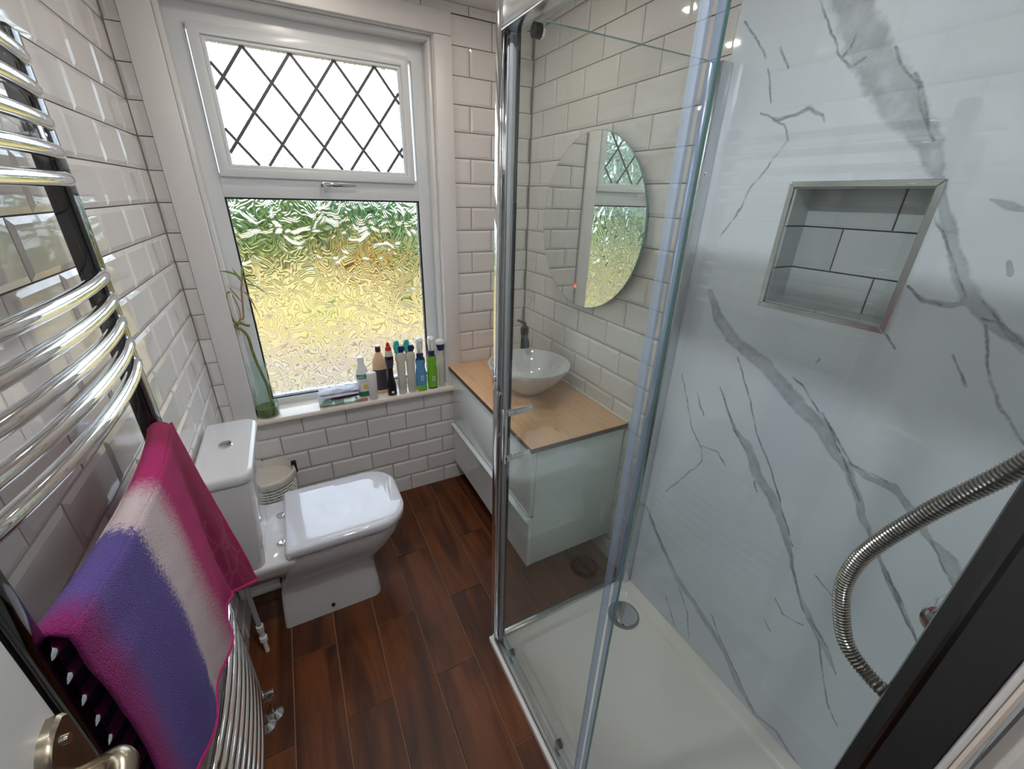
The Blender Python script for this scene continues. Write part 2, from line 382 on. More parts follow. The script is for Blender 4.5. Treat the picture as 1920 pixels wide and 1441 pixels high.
# ------------------------------------------------------------------ bevelled metro tiles
TILE_CACHE = {}
def tile_mesh(w, h, cl, cr, cb, ct, bev=0.011):
    key = (round(w, 3), round(h, 3), cl, cr, cb, ct, bev)
    if key in TILE_CACHE: return TILE_CACHE[key]
    x0, x1, y0, y1 = -w/2, w/2, -h/2, h/2
    il = 0 if cl else bev; ir = 0 if cr else bev; ib = 0 if cb else bev; it = 0 if ct else bev
    if w < 2.4*bev: il = ir = min(w*0.25, bev) if not (cl or cr) else 0
    if h < 2.4*bev: ib = it = 0
    e0 = 0.0024; t = TH
    v = [(x0,y0,-0.002),(x1,y0,-0.002),(x1,y1,-0.002),(x0,y1,-0.002),
         (x0,y0,e0 if not (cl or cb) else (e0 + t)/2),(x1,y0,e0 if not (cr or cb) else (e0 + t)/2),
         (x1,y1,e0 if not (cr or ct) else (e0 + t)/2),(x0,y1,e0 if not (cl or ct) else (e0 + t)/2),
         (x0+il+0.0004,y0+ib+0.0004,t),(x1-ir-0.0004,y0+ib+0.0004,t),(x1-ir-0.0004,y1-it-0.0004,t),(x0+il+0.0004,y1-it-0.0004,t)]
    f = [(0,3,2,1),(0,1,5,4),(1,2,6,5),(2,3,7,6),(3,0,4,7),(4,5,9,8),(5,6,10,9),(6,7,11,10),(7,4,8,11),(8,9,10,11)]
    me = bpy.data.meshes.new('tile'); me.from_pydata(v, [], f); me.materials.append(M['tile'])
    TILE_CACHE[key] = me; return me
def tile_wall(parent, frame, u0, u1, v0, v1, phase_even, phase_odd, pu=0.2, material=None, row0=None):
    """frame maps (u, v, n) to the wall: returns origin vec and rotation matrix. Tiles fill u0..u1, v0..v1."""
    k = int(math.floor((v0 - Z0) / PZ + 1e-3))
    while Z0 + k*PZ < v1 - 0.004:
        ra, rb = Z0 + k*PZ, Z0 + (k+1)*PZ
        va, vb = max(ra, v0), min(rb, v1)
        cb, ct = va > ra + 0.004, vb < rb - 0.004
        ph = phase_even if k % 2 == 0 else phase_odd
        n0 = int(math.floor((u0 - ph) / pu + 1e-6))
        if vb - va > 0.008:
            j = n0
            while ph + j*pu < u1 - 0.004:
                ua0, ub0 = ph + j*pu, ph + (j+1)*pu
                ua, ub = max(ua0, u0), min(ub0, u1)
                if ub - ua > 0.008:
                    me = tile_mesh(ub-ua-JOINT, vb-va-JOINT, ua > ua0+0.004, ub < ub0-0.004, cb, ct)
                    if material is not None and me.materials[0] != material:
                        me = me.copy(); me.materials.clear(); me.materials.append(material)
                    o = bpy.data.objects.new('tile', me)
                    COL.objects.link(o); o.parent = parent
                    base = frame((ua+ub)/2, (va+vb)/2)
                    tilt = Matrix.Rotation(random.gauss(0, 0.0035), 3, 'X') @ Matrix.Rotation(random.gauss(0, 0.0035), 3, 'Y')
                    mw = Matrix.Translation(base[0]) @ (base[1] @ tilt).to_4x4()
                    o.matrix_local = Matrix.Translation(-wo_of(parent)) @ mw
                j += 1
        k += 1
# rotation matrices: columns = images of tile-local x, y, z
def rotm(x, y, z): return Matrix((x, y, z)).transposed()
F_left = lambda u, v: (Vector((XL - TH, u, v)), rotm((0,-1,0),(0,0,1),(1,0,0)) @ Matrix.Diagonal((1,1,1)))
def fr_left(u, v): return (Vector((XL-TH, u, v)), rotm((0,1,0),(0,0,1),(1,0,0)))
def fr_win(u, v): return (Vector((u, YW+TH, v)), rotm((1,0,0),(0,0,1),(0,-1,0)))
def fr_right(u, v): return (Vector((XR+TH, u, v)), rotm((0,-1,0),(0,0,1),(-1,0,0)))
def fr_nib(u, v): return (Vector((0.462, u, v)), rotm((0,-1,0),(0,0,1),(-1,0,0)))
def fr_near(u, v): return (Vector((u, -0.026, v)), rotm((-1,0,0),(0,0,1),(0,1,0)))

ORI = (0, 0, 0)
def struct(name, mb, m, parent=None, **kw):
    o = mb.build(name, m, parent, origin=kw.pop('origin', ORI), **kw); o['kind'] = 'structure' if parent is None else o.get('kind', 'structure')
    if parent is not None: del o['kind']
    return o

# floor with wood look planks
floor = struct('floor', MB().box(XL-0.15, XR+0.12, -1.7, YW+0.25, -0.12, -0.004), M['floor_grout'])
xs = [-0.388, -0.2365, -0.084, 0.0685, 0.221, 0.3735, 0.526, 0.6785, 0.831, 0.9835, 1.13]
PLC = {}
for c in range(len(xs)-1):
    a, b_ = xs[c]+0.0016, xs[c+1]-0.0016
    st = 0.93 if c in (0, 2, 4, 6, 8) else 1.218
    ys = sorted([st + k*0.6 for k in range(-5, 3) if -1.7 < st + k*0.6 < YW-0.02]); ys = [-1.6] + ys + [YW]
    for y0, y1 in zip(ys[:-1], ys[1:]):
        if a > 0.46 and y1 < 0.9: continue
        y0 += 0.0016; y1 -= 0.0016
        key = (round(b_-a, 3), round(y1-y0, 3))
        if key not in PLC:
            mb = MB(); ww, ll = key[0]/2, key[1]/2
            mb.rings([[(-ww,-ll,-0.006),(ww,-ll,-0.006),(ww,ll,-0.006),(-ww,ll,-0.006)],
                      [(-ww,-ll,-0.0008),(ww,-ll,-0.0008),(ww,ll,-0.0008),(-ww,ll,-0.0008)],
                      [(-ww+.0012,-ll+.0012,0),(ww-.0012,-ll+.0012,0),(ww-.0012,ll-.0012,0),(-ww+.0012,ll-.0012,0)]])
            me = bpy.data.meshes.new('plank'); me.from_pydata(mb.v, [], mb.f); me.materials.append(M['plank']); PLC[key] = me
        o = bpy.data.objects.new('plank', PLC[key]); COL.objects.link(o); o.parent = floor
        o.location = ((a+b_)/2, (y0+y1)/2, random.uniform(-0.0004, 0.0003))

# ceiling
struct('ceiling', MB().box(XL-0.15, XR+0.25, -1.7, YW+0.25, ZC, ZC+0.15), M['ceiling'])
# left wall
wl = struct('wall_left', MB().box(XL-0.15, XL-TH, -1.7, YW+0.2, -0.1, ZC), M['grout'])
tile_wall(wl, fr_left, -0.42, YW-0.001, 0.0, ZC, 0.18, 0.08)
# window wall with opening
WX0, WX1, WZ0, WZ1 = -0.25, 0.663, 0.632, 2.167
mb = MB(); YB = YW + 0.26
mb.box(XL-0.15, WX0-0.012, YW+TH, YB, -0.1, ZC); mb.box(WX1+0.012, XR+0.3, YW+TH, YB, -0.1, ZC)
mb.box(WX0-0.012, WX1+0.012, YW+TH, YB, -0.1, WZ0-0.026); mb.box(WX0-0.012, WX1+0.012, YW+TH, YB, WZ1+0.012, ZC)
ww = struct('wall_window', mb, M['grout'], smooth=False)
AX0, AX1, AZ1, AZ0 = -0.335, 0.737, 2.244, 0.6075
tile_wall(ww, fr_win, XL+0.001, XR-0.001, 0.0, AZ0, 0.02, 0.125)
tile_wall(ww, fr_win, XL+0.001, AX0-0.001, AZ0, AZ1, 0.02, 0.125)
tile_wall(ww, fr_win, AX1+0.001, XR-0.001, AZ0, AZ1, 0.02, 0.125)
tile_wall(ww, fr_win, XL+0.001, XR-0.001, AZ1+0.002, ZC, 0.02, 0.125)
M['corner_grout'] = mat('corner_sealant', srgb(128,124,120), 0.6)
box('corner_grout', (XR-0.0028, XR+0.010, YW-0.0028, YW+0.010, 0.746, ZC), M['corner_grout'], ww)
box('corner_grout', (XL-0.010, XL+0.0022, YW-0.0022, YW+0.010, 0.0, ZC), M['corner_grout'], ww)
# right wall: tiled back part, marble front part with the niche
NY0, NY1, NZ0, NZ1 = 0.402, 0.672, 1.340, 1.619      # niche opening
mb = MB(); xb = XR+TH
mb.box(xb, xb+0.15, 0.93, YW+0.2, -0.1, ZC)
mb.box(xb, xb+0.15, NY1, 0.93, -0.1, ZC); mb.box(xb, xb+0.15, -0.6, NY0, -0.1, ZC)
mb.box(xb, xb+0.15, NY0, NY1, -0.1, NZ0); mb.box(xb, xb+0.15, NY0, NY1, NZ1, ZC)
mb.box(1.206, xb+0.15, NY0, NY1, NZ0, NZ1)
wr = struct('wall_right', mb, M['grout'], smooth=False)
tile_wall(wr, fr_right, 0.932, YW-0.001, 0.0, ZC, 0.10, 0.0)
tile_wall(wr, lambda u, v: (Vector((1.206, u, v)), rotm((0,-1,0),(0,0,1),(-1,0,0))), NY0, NY1, NZ0, NZ1, 0.079, 0.175, 0.1, M['niche_tile']) if False else None
# niche lining, tiles cut as in the photograph
def flat_tile(c, u, v, du, dv, n):
    u = Vector(u); v = Vector(v); n = Vector(n); c = Vector(c); t = 0.0045; b = 0.0012
    r = lambda k, h: [c + u*(sx*(du/2-k)) + v*(sy*(dv/2-k)) + n*h for sx, sy in ((-1,-1),(1,-1),(1,1),(-1,1))]
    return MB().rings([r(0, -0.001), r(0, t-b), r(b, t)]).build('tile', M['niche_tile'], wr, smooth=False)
zr = [(NZ0, 1.4285), (1.4285, 1.5300), (1.5300, NZ1)]
for (a, b_), js in zip(zr, ([0.478], [0.575], [0.478])):
    ys = [NY0] + js + [NY1]
    for y0, y1 in zip(ys[:-1], ys[1:]):
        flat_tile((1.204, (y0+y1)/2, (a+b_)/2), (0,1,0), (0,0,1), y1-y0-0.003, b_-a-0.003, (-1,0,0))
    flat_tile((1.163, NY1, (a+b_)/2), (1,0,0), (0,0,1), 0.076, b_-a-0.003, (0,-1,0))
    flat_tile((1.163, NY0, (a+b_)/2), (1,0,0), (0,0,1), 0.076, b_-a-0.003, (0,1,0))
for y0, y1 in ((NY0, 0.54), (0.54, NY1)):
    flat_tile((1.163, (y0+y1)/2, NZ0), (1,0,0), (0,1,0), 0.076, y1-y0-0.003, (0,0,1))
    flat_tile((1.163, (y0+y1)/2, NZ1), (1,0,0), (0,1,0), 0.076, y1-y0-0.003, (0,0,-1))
# chrome trim round the niche: four mitred lengths
o_, i_ = (NY0-0.012, NY1+0.012, NZ0-0.012, NZ1+0.012), (NY0+0.001, NY1-0.001, NZ0+0.001, NZ1-0.001)
def trim_piece(a, b_, c, d):
    r = [[(XM-0.003, p[0], p[1]) for p in (a, b_, c, d)], [(XM+0.012, p[0], p[1]) for p in (a, b_, c, d)]]
    MB().rings(r).build('niche_trim', M['satin'], wr, bevel=0.0012, seg=1)
trim_piece((o_[0],o_[3]),(o_[1],o_[3]),(i_[1],i_[3]),(i_[0],i_[3]))
trim_piece((o_[0],o_[2]),(o_[1],o_[2]),(i_[1],i_[2]),(i_[0],i_[2]))
trim_piece((o_[0],o_[2]),(o_[0],o_[3]),(i_[0],i_[3]),(i_[0],i_[2]))
trim_piece((o_[1],o_[2]),(o_[1],o_[3]),(i_[1],i_[3]),(i_[1],i_[2]))

# marble panel (fine grid carries the vein pattern)
def ray_to_marble(x, y):
    d = ((x-960)/774.8, (y-720.5)/774.8, 1.0)
    w_ = [sum(R0[k][i]*d[k] for k in range(3)) for i in range(3)]
    t = XM / w_[0]; return (w_[1]*t, w_[2]*t + 1.577)
def marble_panel():
    c4 = lambda L: [ray_to_marble(1340 + x/2.183, y/2.183) for x, y in L]
    c5 = lambda L: [ray_to_marble(1200 + x/1.636, 560 + y/1.636) for x, y in L]
    broad = [  # (points, half widths in metres, strength)
        (c4([(550,-60),(590,100),(650,240),(720,360),(800,480),(880,590),(905,690)]), [.045,.042,.045,.042,.036,.024,.018], .8),
        (c4([(905,690),(950,900),(1000,1100),(1050,1220),(1150,1330),(1270,1430)]), [.010,.014,.016,.022,.016,.013], .6),
        (c5([(215,-20),(240,60),(290,130),(380,200),(440,270),(500,340),(560,400),(600,480)]), [.013,.020,.022,.022,.024,.022,.021,.014], 1.0),
        (c5([(600,480),(640,530),(670,620),(690,690),(730,780),(760,860),(800,940),(850,1050)]), [.012,.010,.010,.010,.006,.009,.009,.004], .9),
        (c5([(620,490),(700,550),(780,580),(840,660),(890,740),(950,800),(975,880)]), [.006,.009,.012,.012,.010,.020,.012], .7),
        (c5([(245,270),(290,400),(330,450),(360,540),(410,620),(440,700),(460,780),(480,880),(520,980),(560,1060),(600,1150)]), [.002,.008,.018,.020,.020,.014,.008,.005,.014,.010,.003], .8),
        (c5([(20,640),(60,740),(110,850),(190,970),(260,1080),(300,1180),(350,1270),(420,1330),(490,1440)]), [.008,.010,.014,.015,.016,.014,.010,.006,.004], 1.0),
        (c4([(1130,820),(1200,840),(1270,860)]), [.004,.010,.006], .4),
        (c4([(1200,1070),(1212,1120)]), [.006,.006], .5),
        (c4([(240,490),(330,470),(390,445),(440,470)]), [.008,.006,.009,.004], .4),
        (c4([(790,1170),(850,1230),(930,1250),(1020,1240)]), [.003,.008,.008,.006], .6),
    ]
    thin = [
        c4([(430,-20),(460,80),(490,170),(520,235),(550,285)]), c4([(520,235),(560,190),(585,130)]), c4([(550,285),(615,235)]),
        c4([(735,190),(770,275),(830,350),(845,450),(885,540),(900,575)]), c4([(820,300),(860,410),(880,530)]),
        c4([(20,970),(110,850),(150,760),(220,680),(300,570),(285,510),(230,480),(190,460)]), c4([(250,492),(330,470),(390,445),(440,470),(450,500)]),
        c4([(120,90),(180,170),(210,240)]), c4([(220,280),(230,420)]), c4([(270,190),(300,280)]),
        c4([(900,890),(960,1020),(1000,1140),(1030,1215)]), c4([(790,1165),(850,1230),(930,1252)]), c4([(700,1370),(735,1425)]),
        c4([(1100,1230),(1180,1340),(1220,1400),(1270,1425)]),
        c5([(470,240),(500,270),(550,350),(580,390),(620,480),(640,530),(670,620)]), c5([(300,180),(340,320),(360,420),(400,520),(430,620)]),
        c5([(245,270),(290,400),(320,460)]), c5([(420,590),(440,660),(470,760)]), c5([(730,780),(750,850),(790,900),(800,950),(850,1050)]),
        c5([(740,800),(775,880),(790,930)]), c5([(690,690),(730,780)]), c5([(540,200),(552,185)]), c5([(560,350),(600,420),(650,510),(760,560)]),
        c5([(130,230),(160,400),(190,460),(190,500),(80,590)]), c5([(190,450),(240,470),(262,512)]), c5([(175,290),(195,360)]),
        c5([(960,170),(1000,270)]), c5([(1060,80),(1070,240),(1110,340),(1178,450)]), c5([(1050,60),(1120,80),(1178,150)]),
        c5([(415,920),(440,970),(500,1000)]), c5([(540,850),(590,910)]), c5([(550,1050),(560,1150),(575,1240),(605,1310)]), c5([(520,980),(575,1070),(600,1150)]),
        c5([(80,910),(105,1000)]), c5([(115,870),(145,960),(150,1040)]), c5([(220,970),(245,1040),(300,1160),(350,1270)]), c5([(30,660),(70,760)]),
        c5([(890,740),(920,800),(960,880)]), c5([(460,780),(480,880),(500,960)]), c5([(350,560),(360,590)]), c5([(380,980),(400,1020)]),
        # out of frame continuation
        [(-0.0, 1.9), (0.06, 1.75), (0.1, 1.6)], [(0.3, 2.25), (0.26, 2.1)],
    ]
    step = 0.0033
    def axis(a, b_, cuts):
        xs = [a]
        for c in cuts + [b_]:
            n = max(1, round((c - xs[-1])/step)); s0 = xs[-1]
            xs += [s0 + (c-s0)*(k+1)/n for k in range(n)]
        return np.array(xs)
    Y = axis(-0.02, 0.93, [NY0, NY1]); Z = axis(0.0, 2.279, [NZ0, NZ1])
    ny, nz = len(Y), len(Z)
    yy, zz = np.meshgrid(Y, Z, indexing='ij'); P = np.stack([yy.ravel(), zz.ravel()], 1)
    # jitter so veins wander
    def nz_field(s, seed):
        rng = np.random.RandomState(seed); out = np.zeros(len(P)); 
        for k in range(14):
            fr = s * (1 + 3*rng.rand()); a = rng.rand()*2*PI
            out += np.sin(P[:,0]*fr*math.cos(a) + P[:,1]*fr*math.sin(a) + rng.rand()*6.28)/ (1 + fr/s)
        return out/3
    Q = P + 0.0035*np.stack([nz_field(60, 1), nz_field(60, 2)], 1) + 0.0016*np.stack([nz_field(220, 3), nz_field(220, 4)], 1)
    def seg(A, B):
        A = np.array(A); B = np.array(B); d = B - A; t = np.clip(((Q-A) @ d) / max(d @ d, 1e-9), 0, 1)
        return np.hypot(*(Q - (A + t[:,None]*d)).T), t
    vb = np.ones(len(P))*2.0
    for pts, wd, st in broad:
        for i in range(len(pts)-1):
            d, t = seg(pts[i], pts[i+1]); ww_ = wd[i]*(1-t) + wd[i+1]*t
            vb = np.minimum(vb, d/ww_ + (1-st)*0.35)
    vt = np.ones(len(P))*2.0
    for pts in thin:
        for i in range(len(pts)-1):
            d, t = seg(pts[i], pts[i+1]); vt = np.minimum(vt, d/0.0036)
    V = np.stack([np.full(len(P), XM), P[:,0], P[:,1]], 1)
    idx = np.arange(ny*nz).reshape(ny, nz)
    a = idx[:-1,:-1]; b_ = idx[1:,:-1]; c = idx[1:,1:]; d = idx[:-1,1:]
    cy = (Y[:-1]+Y[1:])/2; cz = (Z[:-1]+Z[1:])/2
    keep = ~(((cy > NY0) & (cy < NY1))[:,None] & ((cz > NZ0) & (cz < NZ1))[None,:])
    F = np.stack([a, d, c, b_], -1)[keep]
    me = bpy.data.meshes.new('marble_panel')
    me.vertices.add(len(V)); me.vertices.foreach_set('co', V.ravel().astype('f'))
    me.loops.add(F.size); me.loops.foreach_set('vertex_index', F.ravel().astype('i'))
    me.polygons.add(len(F)); me.polygons.foreach_set('loop_start', np.arange(0, F.size, 4, dtype='i'))
    me.update(); me.validate()
    for nm, arr in (('broad', vb), ('thin', vt)):
        at = me.attributes.new(nm, 'FLOAT', 'POINT'); at.data.foreach_set('value', arr.astype('f'))
    me.materials.append(M['marble'])
    o = bpy.data.objects.new('marble_panel', me); COL.objects.link(o); o.parent = wr
    # the visible end of the 10 mm board
    MB().box(XM+0.0005, xb, 0.9285, 0.93, 0.0, ZC-0.002).box(XM+0.0005, xb, -0.02, -0.0185, 0.0, ZC-0.002).build('panel_edge', M['satin'], wr)
marble_panel()

# near wall of the shower, and the doorway wall behind the camera
mb = MB().box(0.462, XR+0.2, -0.6, -0.026, -0.1, ZC)
wn = struct('wall_near', mb, M['grout'], smooth=False)
tile_wall(wn, fr_near, 0.462, XM, 0.02, ZC, 0.05, 0.15)
tile_wall(wn, fr_nib, -0.42, -0.0185, 0.0, ZC, 0.08, 0.18)
mb = MB().box(XL-0.1, -0.335, -0.55, -0.425, -0.1, ZC).box(0.44, 0.48, -0.6, -0.425, -0.1, ZC).box(-0.335, 0.44, -0.55, -0.425, 2.05, ZC)
struct('wall_door', mb, M['white_paint'], smooth=False)
struct('wall_hall', MB().box(-0.6, 1.4, -1.75, -1.65, -0.1, ZC).box(1.0, 1.1, -1.65, -0.6, -0.1, ZC).box(-0.6, -0.5, -1.65, -0.5, -0.1, ZC), M['white_paint'], smooth=False)

# ------------------------------------------------------------------ window
K = 1.0
FY = 2.10                                    # face of the outer frame
def wz(z2, D): return 1.577 + z2*D/2
def wx(x2, D): return x2*D/2
GX0, GX1, GZ0, GZ1 = wx(-.168, 2.115), wx(.556, 2.115), wz(-.857, 2.115), wz(-.030, 2.115)      # lower glass
UX0, UX1, UZ0, UZ1 = wx(-.1235, 2.105), wx(.508, 2.105), wz(.0865, 2.105), wz(.4515, 2.105)      # upper glass
SX0, SX1, SZ0, SZ1 = wx(-.170, 2.085), wx(.553, 2.085), wz(.0455, 2.085), wz(.500, 2.085)        # opening sash
def frame_ring(mb, X0, X1, Z0_, Z1_, x0, x1, z0, z1, y0, y1):
    """hollow rectangular frame between outer (capitals) and inner rectangle, mitred"""
    o = lambda y: [(X0,y,Z0_),(X1,y,Z0_),(X1,y,Z1_),(X0,y,Z1_)]
    i = lambda y: [(x0,y,z0),(x1,y,z0),(x1,y,z1),(x0,y,z1)]
    vs = o(y0)+i(y0)+o(y1)+i(y1); f = []
    for k in range(4):
        l = (k+1) % 4
        f += [(k,l,4+l,4+k),(8+k,12+k,12+l,8+l),(k,8+k,8+l,l),(4+k,4+l,12+l,12+k)]
    return mb.add(vs, f)
mb = MB()
frame_ring(mb, WX0-0.012, WX1+0.012, WZ0-0.005, WZ1+0.012, GX0-0.006, GX1+0.006, GZ0-0.006, 2.088, FY, FY+0.07)
mb.box(GX0-0.006, GX1+0.006, FY, FY+0.07, GZ1+0.006, SZ0+0.012)
win = struct('window_1', mb, M['upvc'], bevel=0.003)
mb = MB(); frame_ring(mb, GX0-0.008, GX1+0.008, GZ0-0.008, GZ1+0.008, GX0, GX1, GZ0, GZ1, FY+0.006, FY+0.034)
mb.build('gasket', M['black'], win, bevel=0.001, seg=1)
pane = MB().box(GX0-0.003, GX1+0.003, FY+0.016, FY+0.022, GZ0-0.003, GZ1+0.003).build('glass_pane', M['obscure'], win)
mb = MB(); frame_ring(mb, SX0, SX1, SZ0, SZ1, UX0-0.012, UX1+0.012, UZ0-0.012, UZ1+0.012, FY-0.018, FY+0.05)
frame_ring(mb, UX0-0.012, UX1+0.012, UZ0-0.012, UZ1+0.012, UX0, UX1, UZ0, UZ1, FY-0.010, FY+0.03)
sash = mb.build('window_sash', M['upvc'], win, bevel=0.003)
up = MB().box(UX0-0.003, UX1+0.003, FY+0.006, FY+0.012, UZ0-0.003, UZ1+0.003).build('glass_pane', M['obscure'], win)
# diamond leading
M['lead'] = mat('lead_strip', srgb(96,92,88), 0.5, metal=0.3)
px = 0.147*2.105/2; tops = wx(-.0205, 2.105); H = UZ1-UZ0; slope = (0.147/ (0.147*1.313*0+0.1123))  # dx per dz below
dxdz = 1/1.313
for k in range(-3, 8):
    xt = tops + k*px
    for sg in (1, -1):
        a = (xt, UZ1); b_ = (xt + sg*H*dxdz, UZ0)
        # clip to the pane
        def clip(p, q):
            (x0, z0), (x1, z1) = p, q; t0, t1 = 0.0, 1.0; dx = x1-x0
            for lim, s in ((UX0, 1), (UX1, -1)):
                if dx == 0: continue
                t = (lim-x0)/dx
                if s*dx > 0: t0 = max(t0, t)
                else: t1 = min(t1, t)
            if t1 - t0 < 0.03: return None
            return (x0+dx*t0, z0+(z1-z0)*t0), (x0+dx*t1, z0+(z1-z0)*t1)
        r = clip(a, b_)
        if not r: continue
        (x0, z0), (x1, z1) = r; d = Vector((x1-x0, 0, z1-z0)).normalized(); n = Vector((-d.z, 0, d.x))*0.0052
        y = FY + (0.0045 if sg > 0 else 0.0038)
        c = [Vector((x0,y,z0))-n, Vector((x1,y,z1))-n, Vector((x1,y,z1))+n, Vector((x0,y,z0))+n]
        MB().rings([[p + Vector((0, h, 0)) for p in c] for h in (0, 0.0022)]).build('lead_strip', M['lead'], up, smooth=False)
# handle on the sash
hx, hz, hy = 0.190, wz(.0255, 2.06)+0.004, FY-0.02
hnd = MB(); hnd.box(hx-0.022, hx+0.022, hy-0.009, hy+0.003, hz-0.011, hz+0.011)
hm = hnd.build('window_handle', M['chrome'], win, bevel=0.004, seg=3)
MB().rings([rrect(hx-0.012, hx+0.122, hz-0.009, hz+0.008, 0.007, 0)]*1 + []).v
lv = []
for (x, r, yy_) in ((hx-0.01, 0.007, hy-0.022), (hx+0.0, 0.010, hy-0.026), (hx+0.03, 0.008, hy-0.03), (hx+0.09, 0.007, hy-0.03), (hx+0.12, 0.005, hy-0.028)):
    lv.append([(x, yy_ + 0.6*r*math.cos(2*PI*j/12), hz + r*math.sin(2*PI*j/12)) for j in range(12)])
MB().rings(lv).build('lever', M['chrome'], hm)
MB().tube([(hx, hy-0.005, hz), (hx, hy-0.026, hz)], 0.008, 12).build('spindle', M['chrome'], hm)
# reveal lining, sill and architraves
TY = 1.984
mb = MB()
mb.box(WX0-0.012, WX0, 2.0-0.004, FY, WZ0, WZ1+0.012).box(WX1, WX1+0.012, 2.0-0.004, FY+0.002, WZ0, WZ1+0.012).box(WX0, WX1, 2.0-0.004, FY+0.002, WZ1, WZ1+0.012)
mb.build('reveal_lining', M['gloss_paint'], win, bevel=0.001, seg=1)
mb = MB()
mb.box(WX0+0.0002, WX0+0.016, 2.03, FY+0.001, WZ0, WZ1-0.0002).box(WX1-0.016, WX1-0.0002, 2.03, FY+0.001, WZ0, WZ1-0.0002).box(WX0+0.016, WX1-0.016, 2.03, FY+0.001, WZ1-0.016, WZ1-0.0002)
mb.build('stop_bead', M['gloss_paint'], win, bevel=0.003)
def arch(name, b):
    o = box(name, b, M['white_paint'], bevel=0.004); o['kind'] = 'structure'; return o
arch('trim_1', (AX0, WX0+0.002, TY, 2.004, 0.632, WZ1-0.001))
arch('trim_2', (WX1-0.002, AX1, TY, 2.004, 0.632, WZ1-0.001))
arch('trim_3', (AX0, AX1, TY, 2.004, WZ1, AZ1))
mb = MB(); pr = [(1.962, 0.606), (1.957, 0.612), (1.956, 0.622), (1.960, 0.630), (1.966, 0.632), (2.106, 0.632), (2.106, 0.606)]
mb.rings([[(x, y, z) for y, z in pr] for x in (-0.366, 0.703)])
sill = mb.build('window_sill', M['sill'], win, bevel=0.0)

# ------------------------------------------------------------------ door leaf (open against the radiator) with lever handle
DX = -0.25
d1 = bpy.data.objects.new('door_1', None); COL.objects.link(d1); d1.location = (DX, -0.385, 0); d1['kind'] = 'structure'; WO[d1.name] = Vector((DX, -0.385, 0))
th = 0.036
ring = lambda z: [(DX, -0.385, z), (DX, 0.366, z), (DX-0.004, 0.374, z), (DX-0.010, 0.379, z), (DX-th, 0.380, z), (DX-th, -0.385, z)]
leaf = MB().rings([ring(0.008), ring(1.985)]).build('door_leaf', M['door_paint'], d1, ang=20)
for zz_ in (0.25, 1.0, 1.75):
    MB().tube([(DX-0.002, -0.388, zz_-0.04), (DX-0.002, -0.388, zz_+0.04)], 0.006, 10).build('hinge', M['nickel'], d1)
hz = 1.100; hy0 = 0.337
prof = []
for k in range(0, 25):
    a = PI/2 + PI*k/24
    prof.append((hy0 + 0.012 + 0.038*math.cos(a), hz + 0.062*math.sin(a)))
prof += [(hy0+0.022, hz-0.062), (hy0+0.028, hz-0.056), (hy0+0.028, hz+0.056), (hy0+0.022, hz+0.062)]
hp = MB().rings([[(DX, y, z) for y, z in prof], [(DX+0.007, y, z) for y, z in prof], [(DX+0.010, hy0 + (y-hy0)*0.95, hz + (z-hz)*0.96) for y, z in prof]]).build('door_handle', M['nickel'], d1)
for z in (hz-0.042, hz+0.042):
    MB().tube([(DX+0.008, hy0+0.012, z), (DX+0.0125, hy0+0.012, z)], 0.0042, 12).build('screw', M['chrome'], hp)
path = smoothpath([(DX+0.008, hy0+0.001, hz+0.004), (DX+0.020, hy0+0.001, hz+0.002), (DX+0.034, hy0+0.002, hz+0.002), (DX+0.041, hy0-0.010, hz+0.000), (DX+0.042, hy0-0.05, hz-0.002), (DX+0.040, hy0-0.115, hz-0.004)], 6)
rad = [0.0072 + 0.0045*min(1, i/12.0) if i < 16 else 0.0117 - 0.004*min(1, (i-16)/12.0) for i in range(len(path))]
MB().tube(path, rad, 14).build('lever', M['nickel'], hp)

# ------------------------------------------------------------------ towel radiator
rad_ = thing('towel_radiator', (-0.33, 0.745, 0.19), 'tall curved chrome ladder towel radiator fixed to the left tiled wall', 'radiator')
RY0, RY1, RX = 0.4690, 1.0155, -0.3005
def upright(y):
    r = lambda z, k: rrect(RX-0.030+k, RX+0.002-k, y-0.0175+k, y+0.0175-k, 0.005, z, 3)
    MB().rings([r(0.205, 0.004), r(0.21, 0), r(1.782, 0), r(1.788, 0.005)]).build('upright', M['black_chrome'], rad_)
upright(RY0); upright(RY1)
zb = [1.748, 1.707, 1.665, 1.625, 1.586, 1.434, 1.392, 1.350, 1.308, 1.266] + [1.112-0.041*k for k in range(10)] + [0.592-0.041*k for k in range(9)]
def bar_x(y): 
    s = (y - RY0)/(RY1-RY0); return RX - 0.004 + 0.031*math.sin(PI*min(max(s, 0), 1))**0.65 - 0.008*(1-s)
me0 = None
for z in zb:
    if me0 is None:
        ya, yb_ = RY0 + 0.002, RY1 - 0.010
        pts = [(RX-0.012, ya-0.003, z)] + [(bar_x(ya + (yb_-ya)*k/22), ya + (yb_-ya)*k/22, z) for k in range(0, 23)] + [(RX-0.012, yb_+0.003, z)]
        o = MB().tube(pts, 0.0112, 14).build('bar', M['chrome'], rad_, ang=60); me0 = o
    else:
        o = bpy.data.objects.new('bar', me0.data); COL.objects.link(o); o.parent = rad_
        o.location = me0.location + Vector((0, 0, z - zb[0]))
for y in (0.62, 0.93):
    for z in (1.645, 0.66):
        MB().tube([(-0.377, y, z), (-0.34, y, z), (-0.300, y, z)], [0.016, 0.010, 0.010], 14).box(-0.345, -0.285, y-0.010, y+0.010, z-0.022, z+0.022).build('wall_bracket', M['dark_chrome'], rad_, bevel=0.002)
